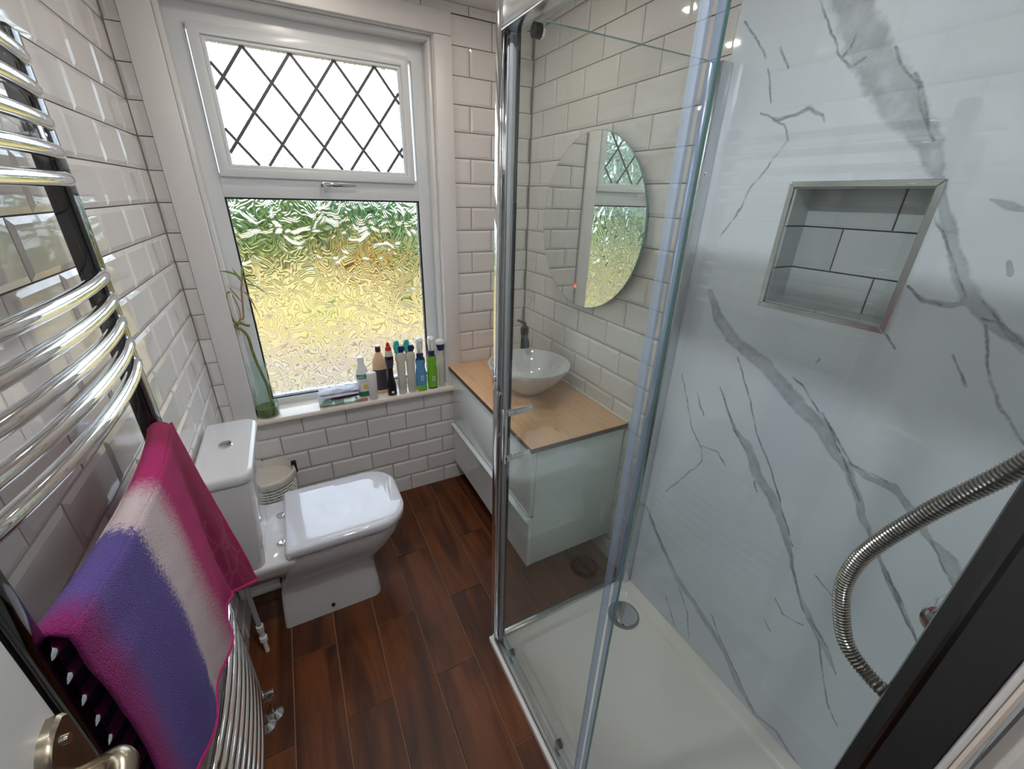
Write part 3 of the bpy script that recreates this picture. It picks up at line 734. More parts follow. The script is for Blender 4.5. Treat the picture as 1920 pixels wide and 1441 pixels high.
# vent plug at the side of the far upright, valve and floor pipes
MB().tube([(RX-0.012, RY1-0.03, 1.648), (RX-0.012, RY1-0.015, 1.648)], 0.012, 16).build('vent_plug', M['chrome'], rad_)
for (y, x) in ((RY1, RX-0.014), (RY0, RX-0.014)):
    MB().lathe([(0.010,0.205),(0.014,0.19),(0.014,0.165),(0.018,0.16),(0.018,0.12),(0.012,0.115),(0.008,0.11),(0.008,0.012)], (x, y+0.01, 0), 16).build('valve', M['chrome'], rad_)
    MB().tube([(x+0.01, y+0.01, 0.14), (x+0.045, y+0.012, 0.14)], 0.014, 16).build('valve_cap', M['chrome'], rad_)
    MB().lathe([(0.026,0.0),(0.026,0.003),(0.022,0.008),(0.011,0.015),(0.009,0.018)], (x, y+0.01, 0.0), 24).build('pipe_collar', M['chrome'], rad_)
MB().lathe([(0.026,0.0),(0.026,0.003),(0.022,0.008),(0.011,0.015),(0.009,0.018)], (-0.292, 1.052, 0.0), 24).build('pipe_collar', M['chrome'], rad_)
MB().lathe([(0.007,0.0),(0.007,0.10),(0.004,0.105)], (-0.292, 1.052, 0.0), 12).build('pipe_stub', M['chrome'], rad_)

# ------------------------------------------------------------------ towel over the bar at z = 1.112
def towel():
    nu, nv = 90, 110
    zb_ = 1.112; top = zb_ + 0.0185
    V = []; W = []
    def front(s, v):
        # s along the bar 0 near .. 1 far, v 0 top .. 1 hem ; returns x, y, z
        y = 0.487 + s*(0.995-0.487)
        zhem = 0.735 - 0.020*math.sin(s*PI) - (0.125*max(0, (s-0.72)/0.28)**1.3)
        z = top - (top - zhem)*v
        x0 = bar_x(y) + 0.019
        bulge = 0.030*math.sin(PI*min(1, v*0.9))*(0.35+0.65*math.sin(PI*min(1,s*1.02))) 
        fold = 0.009*math.sin(s*7.2*PI + 1.0 + v*1.2)*min(1, v*1.6)*(0.4 + 0.6*v)
        fold += 0.006*math.sin(s*17 + v*5)*v
        x = x0 + 0.004*v + bulge*0.35 + fold*0.6
        far = max(0, (s-0.7)/0.3)
        x += far*far*(0.050*v**1.2) * 1.0
        x -= 0.022*math.exp(-((s-0.80-0.05*v)/0.055)**2)*min(1, v*1.5)
        y += 0.03*far*v + 0.012*math.sin(v*5 + s*4)*v*(1-far) - 0.012*(1-s)*math.sin(v*PI)*0.5
        return Vector((x, y, z))
    def back(s, v):
        y = 0.487 + s*(0.995-0.487)
        zhem = 0.80 - 0.21*max(0, (s-0.62)/0.38)
        z = top - (top - zhem)*v
        x = bar_x(y) - 0.019 - 0.008*min(1, v*3)
        x = max(x, -0.362)
        x += 0.06*max(0, (s-0.8)/0.2)*max(0, (v-0.55)/0.45)
        y += 0.055*max(0, (s-0.8)/0.2)*v
        return Vector((x, y, z))
    arc = 14
    for i in range(nu+1):
        s = i/nu
        for j in range(nv+1):
            t = j/nv
            if t < 0.28:      # back layer from its hem up to the bar
                p = back(s, 1 - t/0.28)
                L = -(1 - t/0.28)*0.33
            elif t < 0.36:    # over the bar
                a = (t-0.28)/0.08*PI
                y = 0.487 + s*(0.995-0.487); cx = bar_x(y)
                p = Vector((cx - 0.019*math.cos(a), y, top - 0.015 + 0.020*math.sin(a)))
                sag = 0.0
                L = (t-0.28)/0.08*0.04
                if a < 0.3: p = p.lerp(back(s, 0), 1-a/0.3)
                if a > PI-0.3: p = p.lerp(front(s, 0), (a-(PI-0.3))/0.3)
            else:
                p = front(s, (t-0.36)/0.64); L = 0.04 + (t-0.36)/0.64*0.38
            if 0.33 < t: 
                p.x += 0.0022*noise.noise(Vector((s*9, t*14, 0)))
            V.append(p); W.append((s*1.0, 0.2 + L, 0))
    F = []
    for i in range(nu):
        for j in range(nv):
            a = i*(nv+1)+j; F.append((a, a+nv+1, a+nv+2, a+1))
    t_ = thing('bath_towel', (-0.27, 0.74, 1.10), 'purple, white and magenta bath towel draped over the chrome towel radiator', 'towel')
    c = Vector((-0.27, 0.74, 1.10))
    me = bpy.data.meshes.new('towel_cloth'); me.from_pydata([tuple(v - c) for v in V], [], F)
    at = me.attributes.new('weave', 'FLOAT_VECTOR', 'POINT'); at.data.foreach_set('vector', np.array(W, 'f').ravel())
    me.shade_smooth(); me.materials.append(M['towel'])
    o = bpy.data.objects.new('towel_cloth', me); COL.objects.link(o); o.parent = t_; WO[o.name] = c
    md = o.modifiers.new('thick', 'SOLIDIFY'); md.thickness = 0.007; md.offset = 0
    ss = o.modifiers.new('sub', 'SUBSURF'); ss.levels = 1; ss.render_levels = 1
    # woven hem band along the bottom of the front layer and the far side
    hemp = [V[i*(nv+1)+nv] for i in range(nu+1)]
    MB().tube(hemp, 0.0062, 8).build('hem', M['hem'], t_)
    side = [V[nu*(nv+1)+j] for j in range(int(nv*0.36), nv+1)]
    MB().tube(side, 0.0045, 8).build('hem', M['hem'], t_)
    hemb = [V[i*(nv+1)] for i in range(nu+1)]
    MB().tube(hemb, 0.0058, 8).build('hem', M['hem'], t_)
towel()

# ------------------------------------------------------------------ toilet
TYC = 1.465
toi = thing('toilet', (-0.05, TYC, 0), 'white close-coupled toilet with a squared closed lid against the left wall', 'toilet')
def trr(x0, x1, y0, y1, r, z, n=6): return rrect(x0, x1, y0, y1, r, z, n)
# cistern
MB().rings([trr(-0.360,-0.248,1.292,1.640,(.028,.028,.01,.01),0.402), trr(-0.362,-0.243,1.286,1.645,(.03,.03,.01,.01),0.43),
            trr(-0.366,-0.214,1.270,1.660,(.04,.04,.012,.012),0.755), trr(-0.366,-0.2135,1.270,1.660,(.04,.04,.012,.012),0.762)]).build('cistern', M['ceramic'], toi, ang=50)
MB().rings([trr(-0.368,-0.212,1.268,1.662,(.04,.04,.012,.012),0.765), trr(-0.370,-0.2085,1.265,1.665,(.042,.042,.014,.014),0.770),
            trr(-0.370,-0.2085,1.265,1.665,(.042,.042,.014,.014),0.790), trr(-0.366,-0.213,1.270,1.660,(.040,.040,.012,.012),0.797),
            trr(-0.358,-0.222,1.278,1.652,(.034,.034,.01,.01),0.7985)]).build('cistern_lid', M['ceramic'], toi, ang=50)
MB().lathe([(0.021,0.797),(0.021,0.801),(0.018,0.804),(0.006,0.8045)], (-0.292,1.475,0), 24).build('flush_button', M['chrome'], toi)
MB().rings([[( -0.292+0.019*math.cos(a), 1.475+0.019*math.sin(a), z) for a in [PI*k/12 for k in range(13)]] for z in (0.8045, 0.807)]).build('flush_button', M['chrome'], toi)
# pan: one continuous lofted body
sec = [ # x0,x1,y0,y1,(r),z
 (-0.255,0.118,1.362,1.568,(.035,.035,.012,.012),0.0),
 (-0.255,0.120,1.362,1.568,(.035,.035,.012,.012),0.010),
 (-0.248,0.112,1.368,1.562,(.035,.035,.012,.012),0.10),
 (-0.240,0.108,1.370,1.560,(.04,.04,.012,.012),0.175),
 (-0.232,0.120,1.366,1.564,(.05,.05,.014,.014),0.205),
 (-0.220,0.150,1.352,1.578,(.07,.07,.016,.016),0.235),
 (-0.205,0.190,1.325,1.605,(.09,.09,.02,.02),0.285),
 (-0.195,0.224,1.300,1.630,(.11,.11,.02,.02),0.345),
 (-0.192,0.238,1.292,1.638,(.115,.115,.02,.02),0.385),
 (-0.190,0.240,1.290,1.640,(.115,.115,.02,.02),0.398)]
def pan_ring(s): return trr(*s[:4], s[4], s[5], 8)
MB().rings([pan_ring(s) for s in sec]).build('pan', M['ceramic'], toi, ang=60)
# shelf behind the seat that carries the cistern
MB().rings([trr(-0.356,-0.15,1.330,1.600,(.02,.02,.02,.02),0.30), trr(-0.362,-0.15,1.302,1.628,(.02,.02,.03,.03),0.345),
            trr(-0.366,-0.15,1.288,1.642,(.02,.02,.03,.03),0.380), trr(-0.366,-0.15,1.284,1.646,(.02,.02,.03,.03),0.398), trr(-0.362,-0.15,1.290,1.640,(.02,.02,.03,.03),0.404)]).build('cistern_shelf', M['ceramic'], toi, ang=60)
MB().rings([trr(-0.172,0.236,1.295,1.635,(.106,.106,.012,.012),0.3985,8), trr(-0.172,0.236,1.295,1.635,(.106,.106,.012,.012),0.404,8), trr(-0.172,0.236,1.295,1.635,(.106,.106,.012,.012),0.4145,8)]).build('seat', M['seat'], toi, ang=40)
MB().rings([trr(-0.178,0.246,1.286,1.644,(.110,.110,.012,.012),0.4075,8), trr(-0.182,0.250,1.282,1.648,(.114,.114,.014,.014),0.411,8),
            trr(-0.182,0.250,1.282,1.648,(.114,.114,.014,.014),0.436,8), trr(-0.179,0.247,1.285,1.645,(.112,.112,.012,.012),0.441,8),
            trr(-0.172,0.238,1.293,1.637,(.105,.105,.01,.01),0.444,8), trr(-0.12,0.18,1.34,1.59,(.07,.07,.01,.01),0.4445,8)]).build('seat_lid', M['seat'], toi, ang=50)
for y in (1.385, 1.545):
    MB().lathe([(0.017,0.403),(0.017,0.409),(0.013,0.412),(0.008,0.4125)], (-0.196, y, 0), 20).build('hinge', M['chrome'], toi)
MB().tube([(-0.075,1.3655,0.040),(-0.075,1.3585,0.040)], 0.0075, 14).build('screw_cap', M['black'], toi)
# waste pipe and flexible supply hose under the cistern
MB().tube(smoothpath([(-0.24,1.465,0.19),(-0.30,1.465,0.19),(-0.375,1.465,0.19)],4), 0.052, 20).build('waste_pipe', M['white_plastic'], toi)
MB().tube(smoothpath([(-0.325,1.33,0.40),(-0.325,1.322,0.30),(-0.322,1.31,0.2),(-0.318,1.30,0.13)],6), 0.0085, 12).build('supply_hose', M['acrylic_grey'], toi)
MB().lathe([(0.012,0.14),(0.012,0.115),(0.009,0.11),(0.009,0.085),(0.013,0.08),(0.013,0.06),(0.0075,0.055),(0.0075,0.0)], (-0.318,1.30,0), 14).build('isolating_valve', M['white_plastic'], toi)

# ------------------------------------------------------------------ waste bin in the corner
bx, by = -0.246, 1.878
binr = thing('waste_bin', (bx, by, 0), 'white woven plastic waste bin with a white liner in the corner behind the toilet', 'bin')
def bin_r(z): return 0.078 + 0.026*(z/0.40)
mb = MB(); n = 44; rows = 26
for i in range(rows):                  # woven rings
    z = 0.012 + i*0.0145
    pts = []
    for j in range(n+1):
        a = 2*PI*j/n; r = bin_r(z) + 0.0018*(1 if (j + i) % 2 == 0 else -1)
        pts.append((bx + r*math.cos(a), by + r*math.sin(a), z))
    mb.tube(pts, 0.0036, 5, cap=False)
mb.build('woven_body', M['white_plastic'], binr)['kind'] = 'stuff'
mb = MB()
for j in range(n//2):
    a = 2*PI*j/(n//2)
    mb.tube([(bx + bin_r(z)*math.cos(a), by + bin_r(z)*math.sin(a), z) for z in (0.006, 0.39)], 0.0036, 5)
mb.build('upright_cane', M['white_plastic'], binr)['kind'] = 'stuff'
MB().lathe([(0.02,0.004),(0.076,0.004),(0.076,0.01),(0.02,0.01)], (bx, by, 0), 32).build('base', M['white_plastic'], binr)
lin = []
for r, z in ((0.045,0.05),(0.070,0.08),(0.084,0.25),(0.093,0.36),(0.098,0.402),(0.103,0.412),(0.1085,0.408),(0.1095,0.395),(0.1088,0.378)):
    lin.append([(bx + (r + 0.0022*math.sin(j*1.7 + z*40) + 0.0015*math.sin(j*3.1))*math.cos(2*PI*j/48), by + (r + 0.0022*math.sin(j*1.7+z*40))*math.sin(2*PI*j/48), z + 0.004*math.sin(j*0.9)*(1 if z < 0.37 and r > 0.13 else 0.3)) for j in range(48)])
M['liner'] = mat('thin_white_liner', srgb(216,208,198), 0.35, Subsurface_Weight=0.0)
MB().rings(lin, True, True).build('bin_liner', M['liner'], binr, ang=80)
MB().box(bx+0.094, bx+0.116, by+0.01, by+0.034, 0.365, 0.424).build('liner_clip', M['black'], binr, bevel=0.004)

# ------------------------------------------------------------------ vanity unit, worktop, basin, tap
VX, VY0, VY1 = 0.682, 1.102, 1.978
van = thing('vanity_unit', ((VX+XR)/2, 1.54, 0.142), 'gloss white wall-hung vanity unit with two drawers below the wooden worktop', 'cabinet')
box('body', (VX+0.020, XR-0.005, VY0, VY1, 0.145, 0.722), M['gloss_white'], van, bevel=0.002)
def drawer(z0, z1):
    # front with a lip that turns out along its top edge
    pr = [(VX+0.019, z0), (VX+0.001, z0), (VX, z0+0.001), (VX, z1-0.030), (VX-0.003, z1-0.020), (VX-0.014, z1-0.012), (VX-0.016, z1-0.006), (VX-0.012, z1), (VX+0.019, z1)]
    return MB().rings([[(x, y, z) for x, z in pr] for y in (VY0+0.001, VY1-0.001)]).build('drawer', M['gloss_white'], van, ang=30)
drawer(0.142, 0.398)
pr = [(VX+0.019, 0.412), (VX, 0.412), (VX, 0.722), (VX+0.019, 0.722)]
MB().rings([[(x, y, z) for x, z in pr] for y in (VY0+0.001, VY1-0.001)]).build('drawer', M['gloss_white'], van, bevel=0.0015)
MB().box(VX+0.014, VX+0.0205, VY0+0.002, VY1-0.002, 0.3985, 0.4115).build('drawer_gap', M['acrylic_grey'], van)
wt = thing('worktop', ((0.668+XR)/2, 1.54, 0.724), 'light oak worktop carrying the round white basin', 'worktop')
box('board', (0.669, XR-0.003, 1.090, 1.990, 0.7245, 0.745), M['worktop'], wt, bevel=0.001, seg=1)
M['dark_edge'] = mat('dark_worktop_edge', srgb(92,66,52), 0.4)
MB().box(0.6675, 0.669, 1.0885, 1.990, 0.7245, 0.7435).box(0.669, XR-0.002, 1.0885, 1.090, 0.7245, 0.7435).build('edge_strip', M['dark_edge'], wt)
MB().box(XR-0.010, XR-0.0015, 1.090, 1.990, 0.7452, 0.7540).build('sealant', M['white_plastic'], wt, bevel=0.003)
bc = (0.905, 1.535, 0.7455)
bas = thing('basin', bc, 'round white ceramic countertop basin on the oak worktop', 'basin')
pb = [(0.001,0.0),(0.060,0.0),(0.068,0.004),(0.100,0.030),(0.135,0.062),(0.165,0.096),(0.184,0.125),(0.190,0.139),(0.1885,0.1435),(0.184,0.1435),(0.180,0.139),(0.170,0.115),(0.145,0.078),(0.110,0.045),(0.070,0.022),(0.030,0.015),(0.001,0.014)]
MB().lathe(pb, bc, 56, cap=False).build('bowl', M['ceramic'], bas, ang=60)
MB().lathe([(0.024,0.0150),(0.024,0.0175),(0.018,0.021),(0.004,0.022)], bc, 24).build('waste', M['chrome'], bas)
tx, ty = 1.005, 1.765
tap = thing('basin_tap', (tx, ty, 0.7455), 'tall black basin mixer tap standing behind the round basin', 'tap')
MB().lathe([(0.026,0.0),(0.026,0.006),(0.019,0.010),(0.018,0.20),(0.021,0.205),(0.021,0.235),(0.017,0.240)], (tx,ty,0.7455), 20).build('column', M['black'], tap)
dsp = Vector((bc[0]-tx, bc[1]-ty, 0)).normalized(); c0 = Vector((tx,ty,0.7455+0.185))
MB().tube(smoothpath([c0, c0+dsp*0.06+Vector((0,0,0.018)), c0+dsp*0.115+Vector((0,0,0.014)), c0+dsp*0.132+Vector((0,0,-0.012))],5), 0.0115, 12).build('spout', M['black'], tap)
MB().tube([(tx,ty,0.985),(tx+0.004,ty+0.006,1.000),(tx-0.028,ty+0.03,1.015)], [0.012,0.008,0.006], 10).build('lever', M['black'], tap)

# ------------------------------------------------------------------ round mirror
mc = (1.115, 1.462, 1.484); mr = 0.333
mir = thing('wall_mirror', (1.12, mc[1], mc[2]-mr), 'round frameless wall mirror above the basin', 'mirror')
def disc(x0, x1, r0, r1, name, m_, par, c=mc):
    rs = [[(x, c[1]+r*math.cos(2*PI*j/96), c[2]+r*math.sin(2*PI*j/96)) for j in range(96)] for x, r in ((x0, r0), (x1, r1))]
    return MB().rings(rs).build(name, m_, par, ang=30)
disc(1.129, 1.106, mr-0.03, mr-0.03, 'back_box', M['satin'], mir)
disc(1.1062, 1.1012, mr, mr, 'mirror_rim', M['glass_edge'], mir)
disc(1.1013, 1.1008, mr-0.0015, mr-0.0015, 'mirror_glass', M['mirror'], mir)
MB().tube([(1.1009, 1.500, 1.232),(1.1002, 1.500, 1.232)], 0.0085, 20).build('touch_button', M['red_glow'], mir)

# ------------------------------------------------------------------ shower tray
SX = 0.455
tr = thing('shower_tray', (0.79, 0.46, 0), 'low white rectangular shower tray inside the glass enclosure', 'shower tray')
tx0, tx1, ty0, ty1 = 0.443, XM-0.0005, -0.0185, 0.965
MB().rings([rrect(tx0,tx1,ty0,ty1,0.006,0.0005,2), rrect(tx0,tx1,ty0,ty1,0.006,0.022,2), rrect(tx0+.004,tx1-.001,ty0+.004,ty1-.004,0.006,0.026,2),
            rrect(tx0+.078,tx1-.050,ty0+.050,ty1-.062,0.030,0.0262,8)[:], ], cap=False).v
def ring8(x0,x1,y0,y1,r,z): return rrect(x0,x1,y0,y1,r,z,8)
MB().rings([ring8(tx0,tx1,ty0,ty1,.006,0.0005), ring8(tx0,tx1,ty0,ty1,.006,0.022), ring8(tx0+.004,tx1-.0005,ty0+.0005,ty1-.004,.006,0.026),
            ring8(tx0+.080,tx1-.045,ty0+.045,ty1-.065,.035,0.0262), ring8(tx0+.084,tx1-.049,ty0+.049,ty1-.069,.033,0.0245),
            ring8(tx0+.098,tx1-.062,ty0+.062,ty1-.082,.028,0.0125), ring8(tx0+.20,tx1-.18,ty0+.18,ty1-.20,.01,0.0118)]).build('tray', M['tray'], tr, ang=25)
dc = (0.985, 0.808, 0.0)
MB().lathe([(0.064,0.0120),(0.064,0.0148),(0.060,0.0155)], dc, 40).build('drain_recess', M['acrylic_grey'], tr)
MB().lathe([(0.052,0.0156),(0.054,0.0200),(0.050,0.0245),(0.030,0.0275),(0.004,0.0282)], dc, 40).build('drain_cover', M['chrome'], tr)

# ------------------------------------------------------------------ shower enclosure
enc = thing('shower_enclosure', (0.46, 0.48, 0.026), 'chrome framed corner shower enclosure with clear sliding glass door', 'shower enclosure')
ZB, ZT = 0.0265, 1.940
PY0, PY1 = 0.930, 0.963
MB().box(0.455, 0.486, PY0, PY1, ZB, ZT).build('corner_post', M['dark_chrome'], enc, bevel=0.0025)
MB().box(0.4505, 0.4550, PY0+0.002, PY1-0.004, ZB, ZT).build('post_cover', M['chrome'], enc, bevel=0.0015)
MB().box(0.4866, 0.497, PY0+0.004, PY0+0.024, ZB+0.02, ZT-0.05).build('magnetic_seal', M['black'], enc, bevel=0.001)
# bottom rail: outer lip, channel, inner bright strip ; top rail
mb = MB(); pr = [(0.4515,0.0265),(0.4515,0.047),(0.4535,0.050),(0.461,0.050),(0.462,0.047),(0.462,0.036),(0.4665,0.036),(0.4665,0.044),(0.4685,0.0455),(0.476,0.0455),(0.478,0.043),(0.478,0.033),(0.500,0.031),(0.500,0.0265)]
mb.rings([[(x, y, z) for x, z in pr] for y in (-0.006, PY0-0.0005)]).build('bottom_rail', M['satin'], enc, ang=25)
MB().box(0.4515, 0.499, 0.040, PY0-0.0005, 1.880, 1.940).build('top_rail', M['satin'], enc, bevel=0.002)
MB().box(0.4485, 0.4515, 0.040, PY0-0.0005, 1.878, 1.884).build('rail_bead', M['chrome'], enc, bevel=0.001)
# near wall profile (stepped, dark and shiny)
pr = [(0.456,0.0462),(0.4480,0.0443),(0.4475,0.0335),(0.4450,0.0305),(0.4475,0.0270),(0.4475,-0.0040),(0.4500,-0.0046),(0.500,-0.0046),(0.500,0.0462)]
MB().rings([[(x, y, z) for x, y in pr] for z in (ZB, ZT)]).build('wall_profile', M['blurred_chrome'], enc, ang=30)
MB().box(0.4490,0.500,-0.0108,-0.0050,ZB,ZT).build('cover_strip', M['gloss_paint'], enc, bevel=0.0015)
MB().tube([(0.4515,-0.0139,ZB),(0.4515,-0.0139,ZT)], 0.0031, 8).build('sealant_bead', M['sill'], enc)
# far wall profile on the marble
MB().box(1.080, XM-0.0006, 0.918, 0.958, ZB, 1.915).build('wall_profile', M['satin'], enc, bevel=0.002)
MB().box(1.066, 1.080, 0.930, 0.950, ZB, 1.915).build('wall_profile', M['satin'], enc, bevel=0.0015)
for z in (1.655, 1.20, 0.70, 0.15):
    MB().tube([(1.094, 0.918, z),(1.094, 0.9155, z)], 0.005, 12).build('screw_cap', M['chrome'], enc)
# side glass (no rail on top), fixed front glass, sliding door
def glass(name, b, par, edges=True):
    return MB().box(*b).build(name, M['glass'], par, smooth=False)
side = glass('side_panel', (0.480, 1.070, 0.9425, 0.9475, ZB+0.002, 1.914), enc)
MB().box(0.487, 1.066, 0.9422, 0.9478, 1.9142, 1.9156).build('glass_edge', M['glass_edge'], side)
MB().box(0.487, 1.080, 0.934, 0.956, ZB, 0.040).build('side_rail', M['satin'], enc, bevel=0.0015)
fx = glass('fixed_panel', (0.4925, 0.4975, 0.030, 0.428, 0.036, 1.882), enc)
MB().box(0.4922, 0.4978, 0.4282, 0.4296, 0.036, 1.880).build('glass_edge', M['glass_edge'], fx)
dr = glass('door_panel', (0.4695, 0.4745, 0.447, 0.915, 0.048, 1.874), enc)
sl = MB().box(0.4685, 0.4755, 0.433, 0.448, 0.048, 1.872).build('edge_seal', M['seal'], dr, bevel=0.001)
MB().box(0.4915, 0.4985, 0.4300, 0.4425, 0.036, 1.880).build('edge_seal', M['seal'], fx, bevel=0.001)
MB().box(0.4672, 0.4772, 0.9152, 0.9285, 0.048, 1.872).build('edge_seal', M['acrylic_grey'], dr, bevel=0.001)
MB().box(0.462, 0.4695, 0.902, 0.926, 0.045, 1.878).build('door_stile', M['dark_chrome'], dr, bevel=0.001) if False else None
# rollers
for y in (0.845, 0.535):
    for z, s in ((0.066, 1), (1.862, 1)):
        MB().tube([(0.4748, y, z),(0.488, y, z)], 0.0125, 18).build('roller', M['black'], dr, ang=30)
        MB().tube([(0.488, y, z),(0.494, y, z)], [0.0135, 0.0115], 18).build('roller_cap', M['chrome'], dr, ang=30)
# door handle: square bar with two stand-offs through the glass
hb = MB().box(0.4385, 0.4500, 0.864, 0.876, 0.890, 1.062).build('door_handle', M['chrome'], dr, bevel=0.002)
for z in (0.905, 1.050):
    MB().tube([(0.4500, 0.870, z),(0.4695, 0.870, z)], 0.0095, 16).build('stand_off', M['chrome'], dr, ang=30)
    MB().tube([(0.4747, 0.870, z),(0.526, 0.870, z)], 0.0095, 16).build('stand_off', M['chrome'], dr, ang=30)
MB().box(0.4485, 0.4502, 0.940, 0.952, 1.112, 1.128).build('screw_plate', M['chrome'], enc, bevel=0.001)

# ------------------------------------------------------------------ shower mixer, hose, riser (on the near wall, seen past the profile)
MY, MZ = 0.053, 1.076
mxr = thing('shower_mixer', (0.82, 0.0, MZ-0.03), 'chrome thermostatic shower bar mixer on the near shower wall', 'shower mixer')
def xring(x, r, n=28): return [(x, MY+r*math.cos(2*PI*j/n), MZ+r*math.sin(2*PI*j/n)) for j in range(n)]
MB().tube([(0.735,MY,MZ),(0.925,MY,MZ)], 0.020, 24).build('bar', M['chrome'], mxr, ang=40)
MB().rings([xring(x, r) for x, r in ((0.734,0.021),(0.730,0.028),(0.700,0.030),(0.686,0.028),(0.682,0.020))]).build('knob', M['chrome'], mxr, ang=40)
MB().rings([xring(x, r) for x, r in ((0.926,0.021),(0.930,0.028),(0.965,0.029),(0.972,0.020))]).build('knob', M['chrome'], mxr, ang=40)
for x in (0.755, 0.905):
    MB().rings([[(x+r*math.cos(2*PI*j/24), y, MZ+r*math.sin(2*PI*j/24)) for j in range(24)] for y, r in ((-0.0193,0.030),(-0.012,0.029),(-0.004,0.015),(0.044,0.014))]).build('wall_union', M['chrome'], mxr, ang=40)
MB().lathe([(0.011,-0.019),(0.011,-0.032),(0.009,-0.038)], (0.83,MY,MZ), 14).build('outlet', M['chrome'], mxr)
hose = thing('shower_hose', (0.55, 0.08, 1.05), 'ribbed chrome shower hose looping in front of the marble panel', 'hose')
HK = 0.53/0.80
hk = lambda y, z: (0.53, y*HK, 1.577 + (z-1.577)*HK)
hp = smoothpath([(0.83,0.053,1.037),(0.828,0.051,1.01),(0.79,0.043,0.975),(0.70,0.044,0.985),(0.60,0.045,1.03),(0.555,0.047,1.052), hk(0.082,0.806), hk(0.119,0.8165), hk(0.150,0.838), hk(0.172,0.880), hk(0.190,0.94), hk(0.190,1.00), hk(0.176,1.062), hk(0.138,1.165), hk(0.087,1.28), hk(0.066,1.36),(0.56,0.040,1.50),(0.60,0.045,1.62)], 40)
cum = [0]
for a, b_ in zip(hp[:-1], hp[1:]): cum.append(cum[-1] + (b_-a).length)
step = 0.0013; res = []; k = 0; s = 0
while s < cum[-1]:
    while cum[k+1] < s: k += 1
    t = (s-cum[k])/max(1e-9, cum[k+1]-cum[k]); res.append(hp[k].lerp(hp[k+1], t)); s += step
MB().tube(res[::4], 0.0076, 12).build('hose_core', M['hose_gap'], hose, ang=60)
mb = MB()
for i in range(0, len(res)-4, 3):
    mb.tube([res[i], res[i+1], res[i+2]], [0.0080, 0.0093, 0.0080], 12, cap=False)
mb.build('hose_rib', M['hose_rib'], hose, ang=60)['kind'] = 'stuff'
hs = thing('hand_shower', (0.60, 0.04, 1.60), 'chrome hand shower in a wall holder above the mixer', 'shower head')
MB().tube([(0.60,-0.0195,1.62),(0.60,0.03,1.62)], 0.014, 14).build('wall_holder', M['chrome'], hs)
MB().tube(smoothpath([(0.60,0.052,1.60),(0.60,0.06,1.70),(0.60,0.085,1.80)],5), 0.011, 14).build('handset', M['chrome'], hs)
MB().rings([[(0.60+r*math.cos(2*PI*j/28), 0.095+dy+0.3*r*math.sin(2*PI*j/28)*0, 1.82+r*math.sin(2*PI*j/28)) for j in range(28)] for dy, r in ((0,0.02),(0.004,0.045),(0.018,0.046),(0.020,0.040))]).build('spray_face', M['chrome'], hs)

# ------------------------------------------------------------------ ceiling downlights, and fittings for the two added fill lamps
for i, (x, y, pw_, cl_) in enumerate(LAMPS):
    lab = ['round recessed ceiling downlight above the vanity unit', 'round recessed ceiling downlight in front of the window', 'added round ceiling fill light between the radiator and the shower', 'added round ceiling fill light just inside the doorway'][i]
    t = thing('ceiling_light', (x, y, ZC-0.006), lab, 'light', 'recessed downlights')
    MB().lathe([(0.030,-0.0005),(0.042,-0.0005),(0.044,-0.003),(0.042,-0.006),(0.032,-0.006),(0.030,-0.003)], (x, y, ZC), 32, cap=False).build('bezel', M['chrome'], t)
    MB().lathe([(0.001,-0.0005),(0.029,-0.0005),(0.029,-0.0025),(0.001,-0.0025)], (x, y, ZC), 24).build('lamp_face', M['lamp_glow'], t)

# ------------------------------------------------------------------ things on the window sill
ZS = 0.6325
def plain(name, col, rough=0.3, **kw): return mat(name, col, rough, **kw)
C = dict(green=plain('label_green', srgb(38,128,96)), peach=plain('peach_liquid', srgb(226,188,150), 0.25), brown=plain('dark_brown_cap', srgb(70,32,40)),
         darklab=plain('dark_label', srgb(72,62,74)), blk=plain('black_bottle', srgb(26,24,28), 0.25), red=plain('red_cap', srgb(196,34,44)),
         teal=plain('teal_trigger', srgb(56,176,170)), navy=plain('navy_plastic', srgb(34,44,92)), blue=plain('blue_label', srgb(92,150,196)),
         lime=plain('lime_label', srgb(120,184,44)), lime2=plain('leaf_green_label', srgb(140,196,90)), yel=plain('yellow_print', srgb(228,206,90)),
         wht=M['white_plastic'], offw=M['off_white'], print=plain('grey_print', srgb(150,150,156)))
def loft(prof, c, n=24, sy=0.6, twist=0.0):
    ca, sa = math.cos(twist), math.sin(twist); out = []
    for z, rx, ry in prof:
        ring = []
        for j in range(n):
            a = 2*PI*j/n; ex = 0.8
            px_ = rx*math.copysign(abs(math.cos(a))**ex, math.cos(a)); py_ = ry*math.copysign(abs(math.sin(a))**ex, math.sin(a))
            ring.append((c[0]+px_*ca-py_*sa, c[1]+px_*sa+py_*ca, c[2]+z))
        out.append(ring)
    return MB().rings(out)
def band(prof, z0, z1, c, m_, parent, name, grow=0.0006, n=24, twist=0.0):
    """label wrapped round the body profile between two heights"""
    def at(z):
        for (a, b_) in zip(prof[:-1], prof[1:]):
            if a[0] <= z <= b_[0]:
                t = (z-a[0])/max(1e-9, b_[0]-a[0]); return (a[1]+(b_[1]-a[1])*t, a[2]+(b_[2]-a[2])*t)
        return prof[-1][1:]
    zs = sorted([z0, z1] + [p[0] for p in prof if z0 < p[0] < z1])
    pr = [(z, at(z)[0]+grow, at(z)[1]+grow) for z in zs]
    pr = [(pr[0][0], pr[0][1]-2*grow, pr[0][2]-2*grow)] + pr + [(pr[-1][0], pr[-1][1]-2*grow, pr[-1][2]-2*grow)]
    return loft(pr, c, n, twist=twist).build(name, m_, parent)
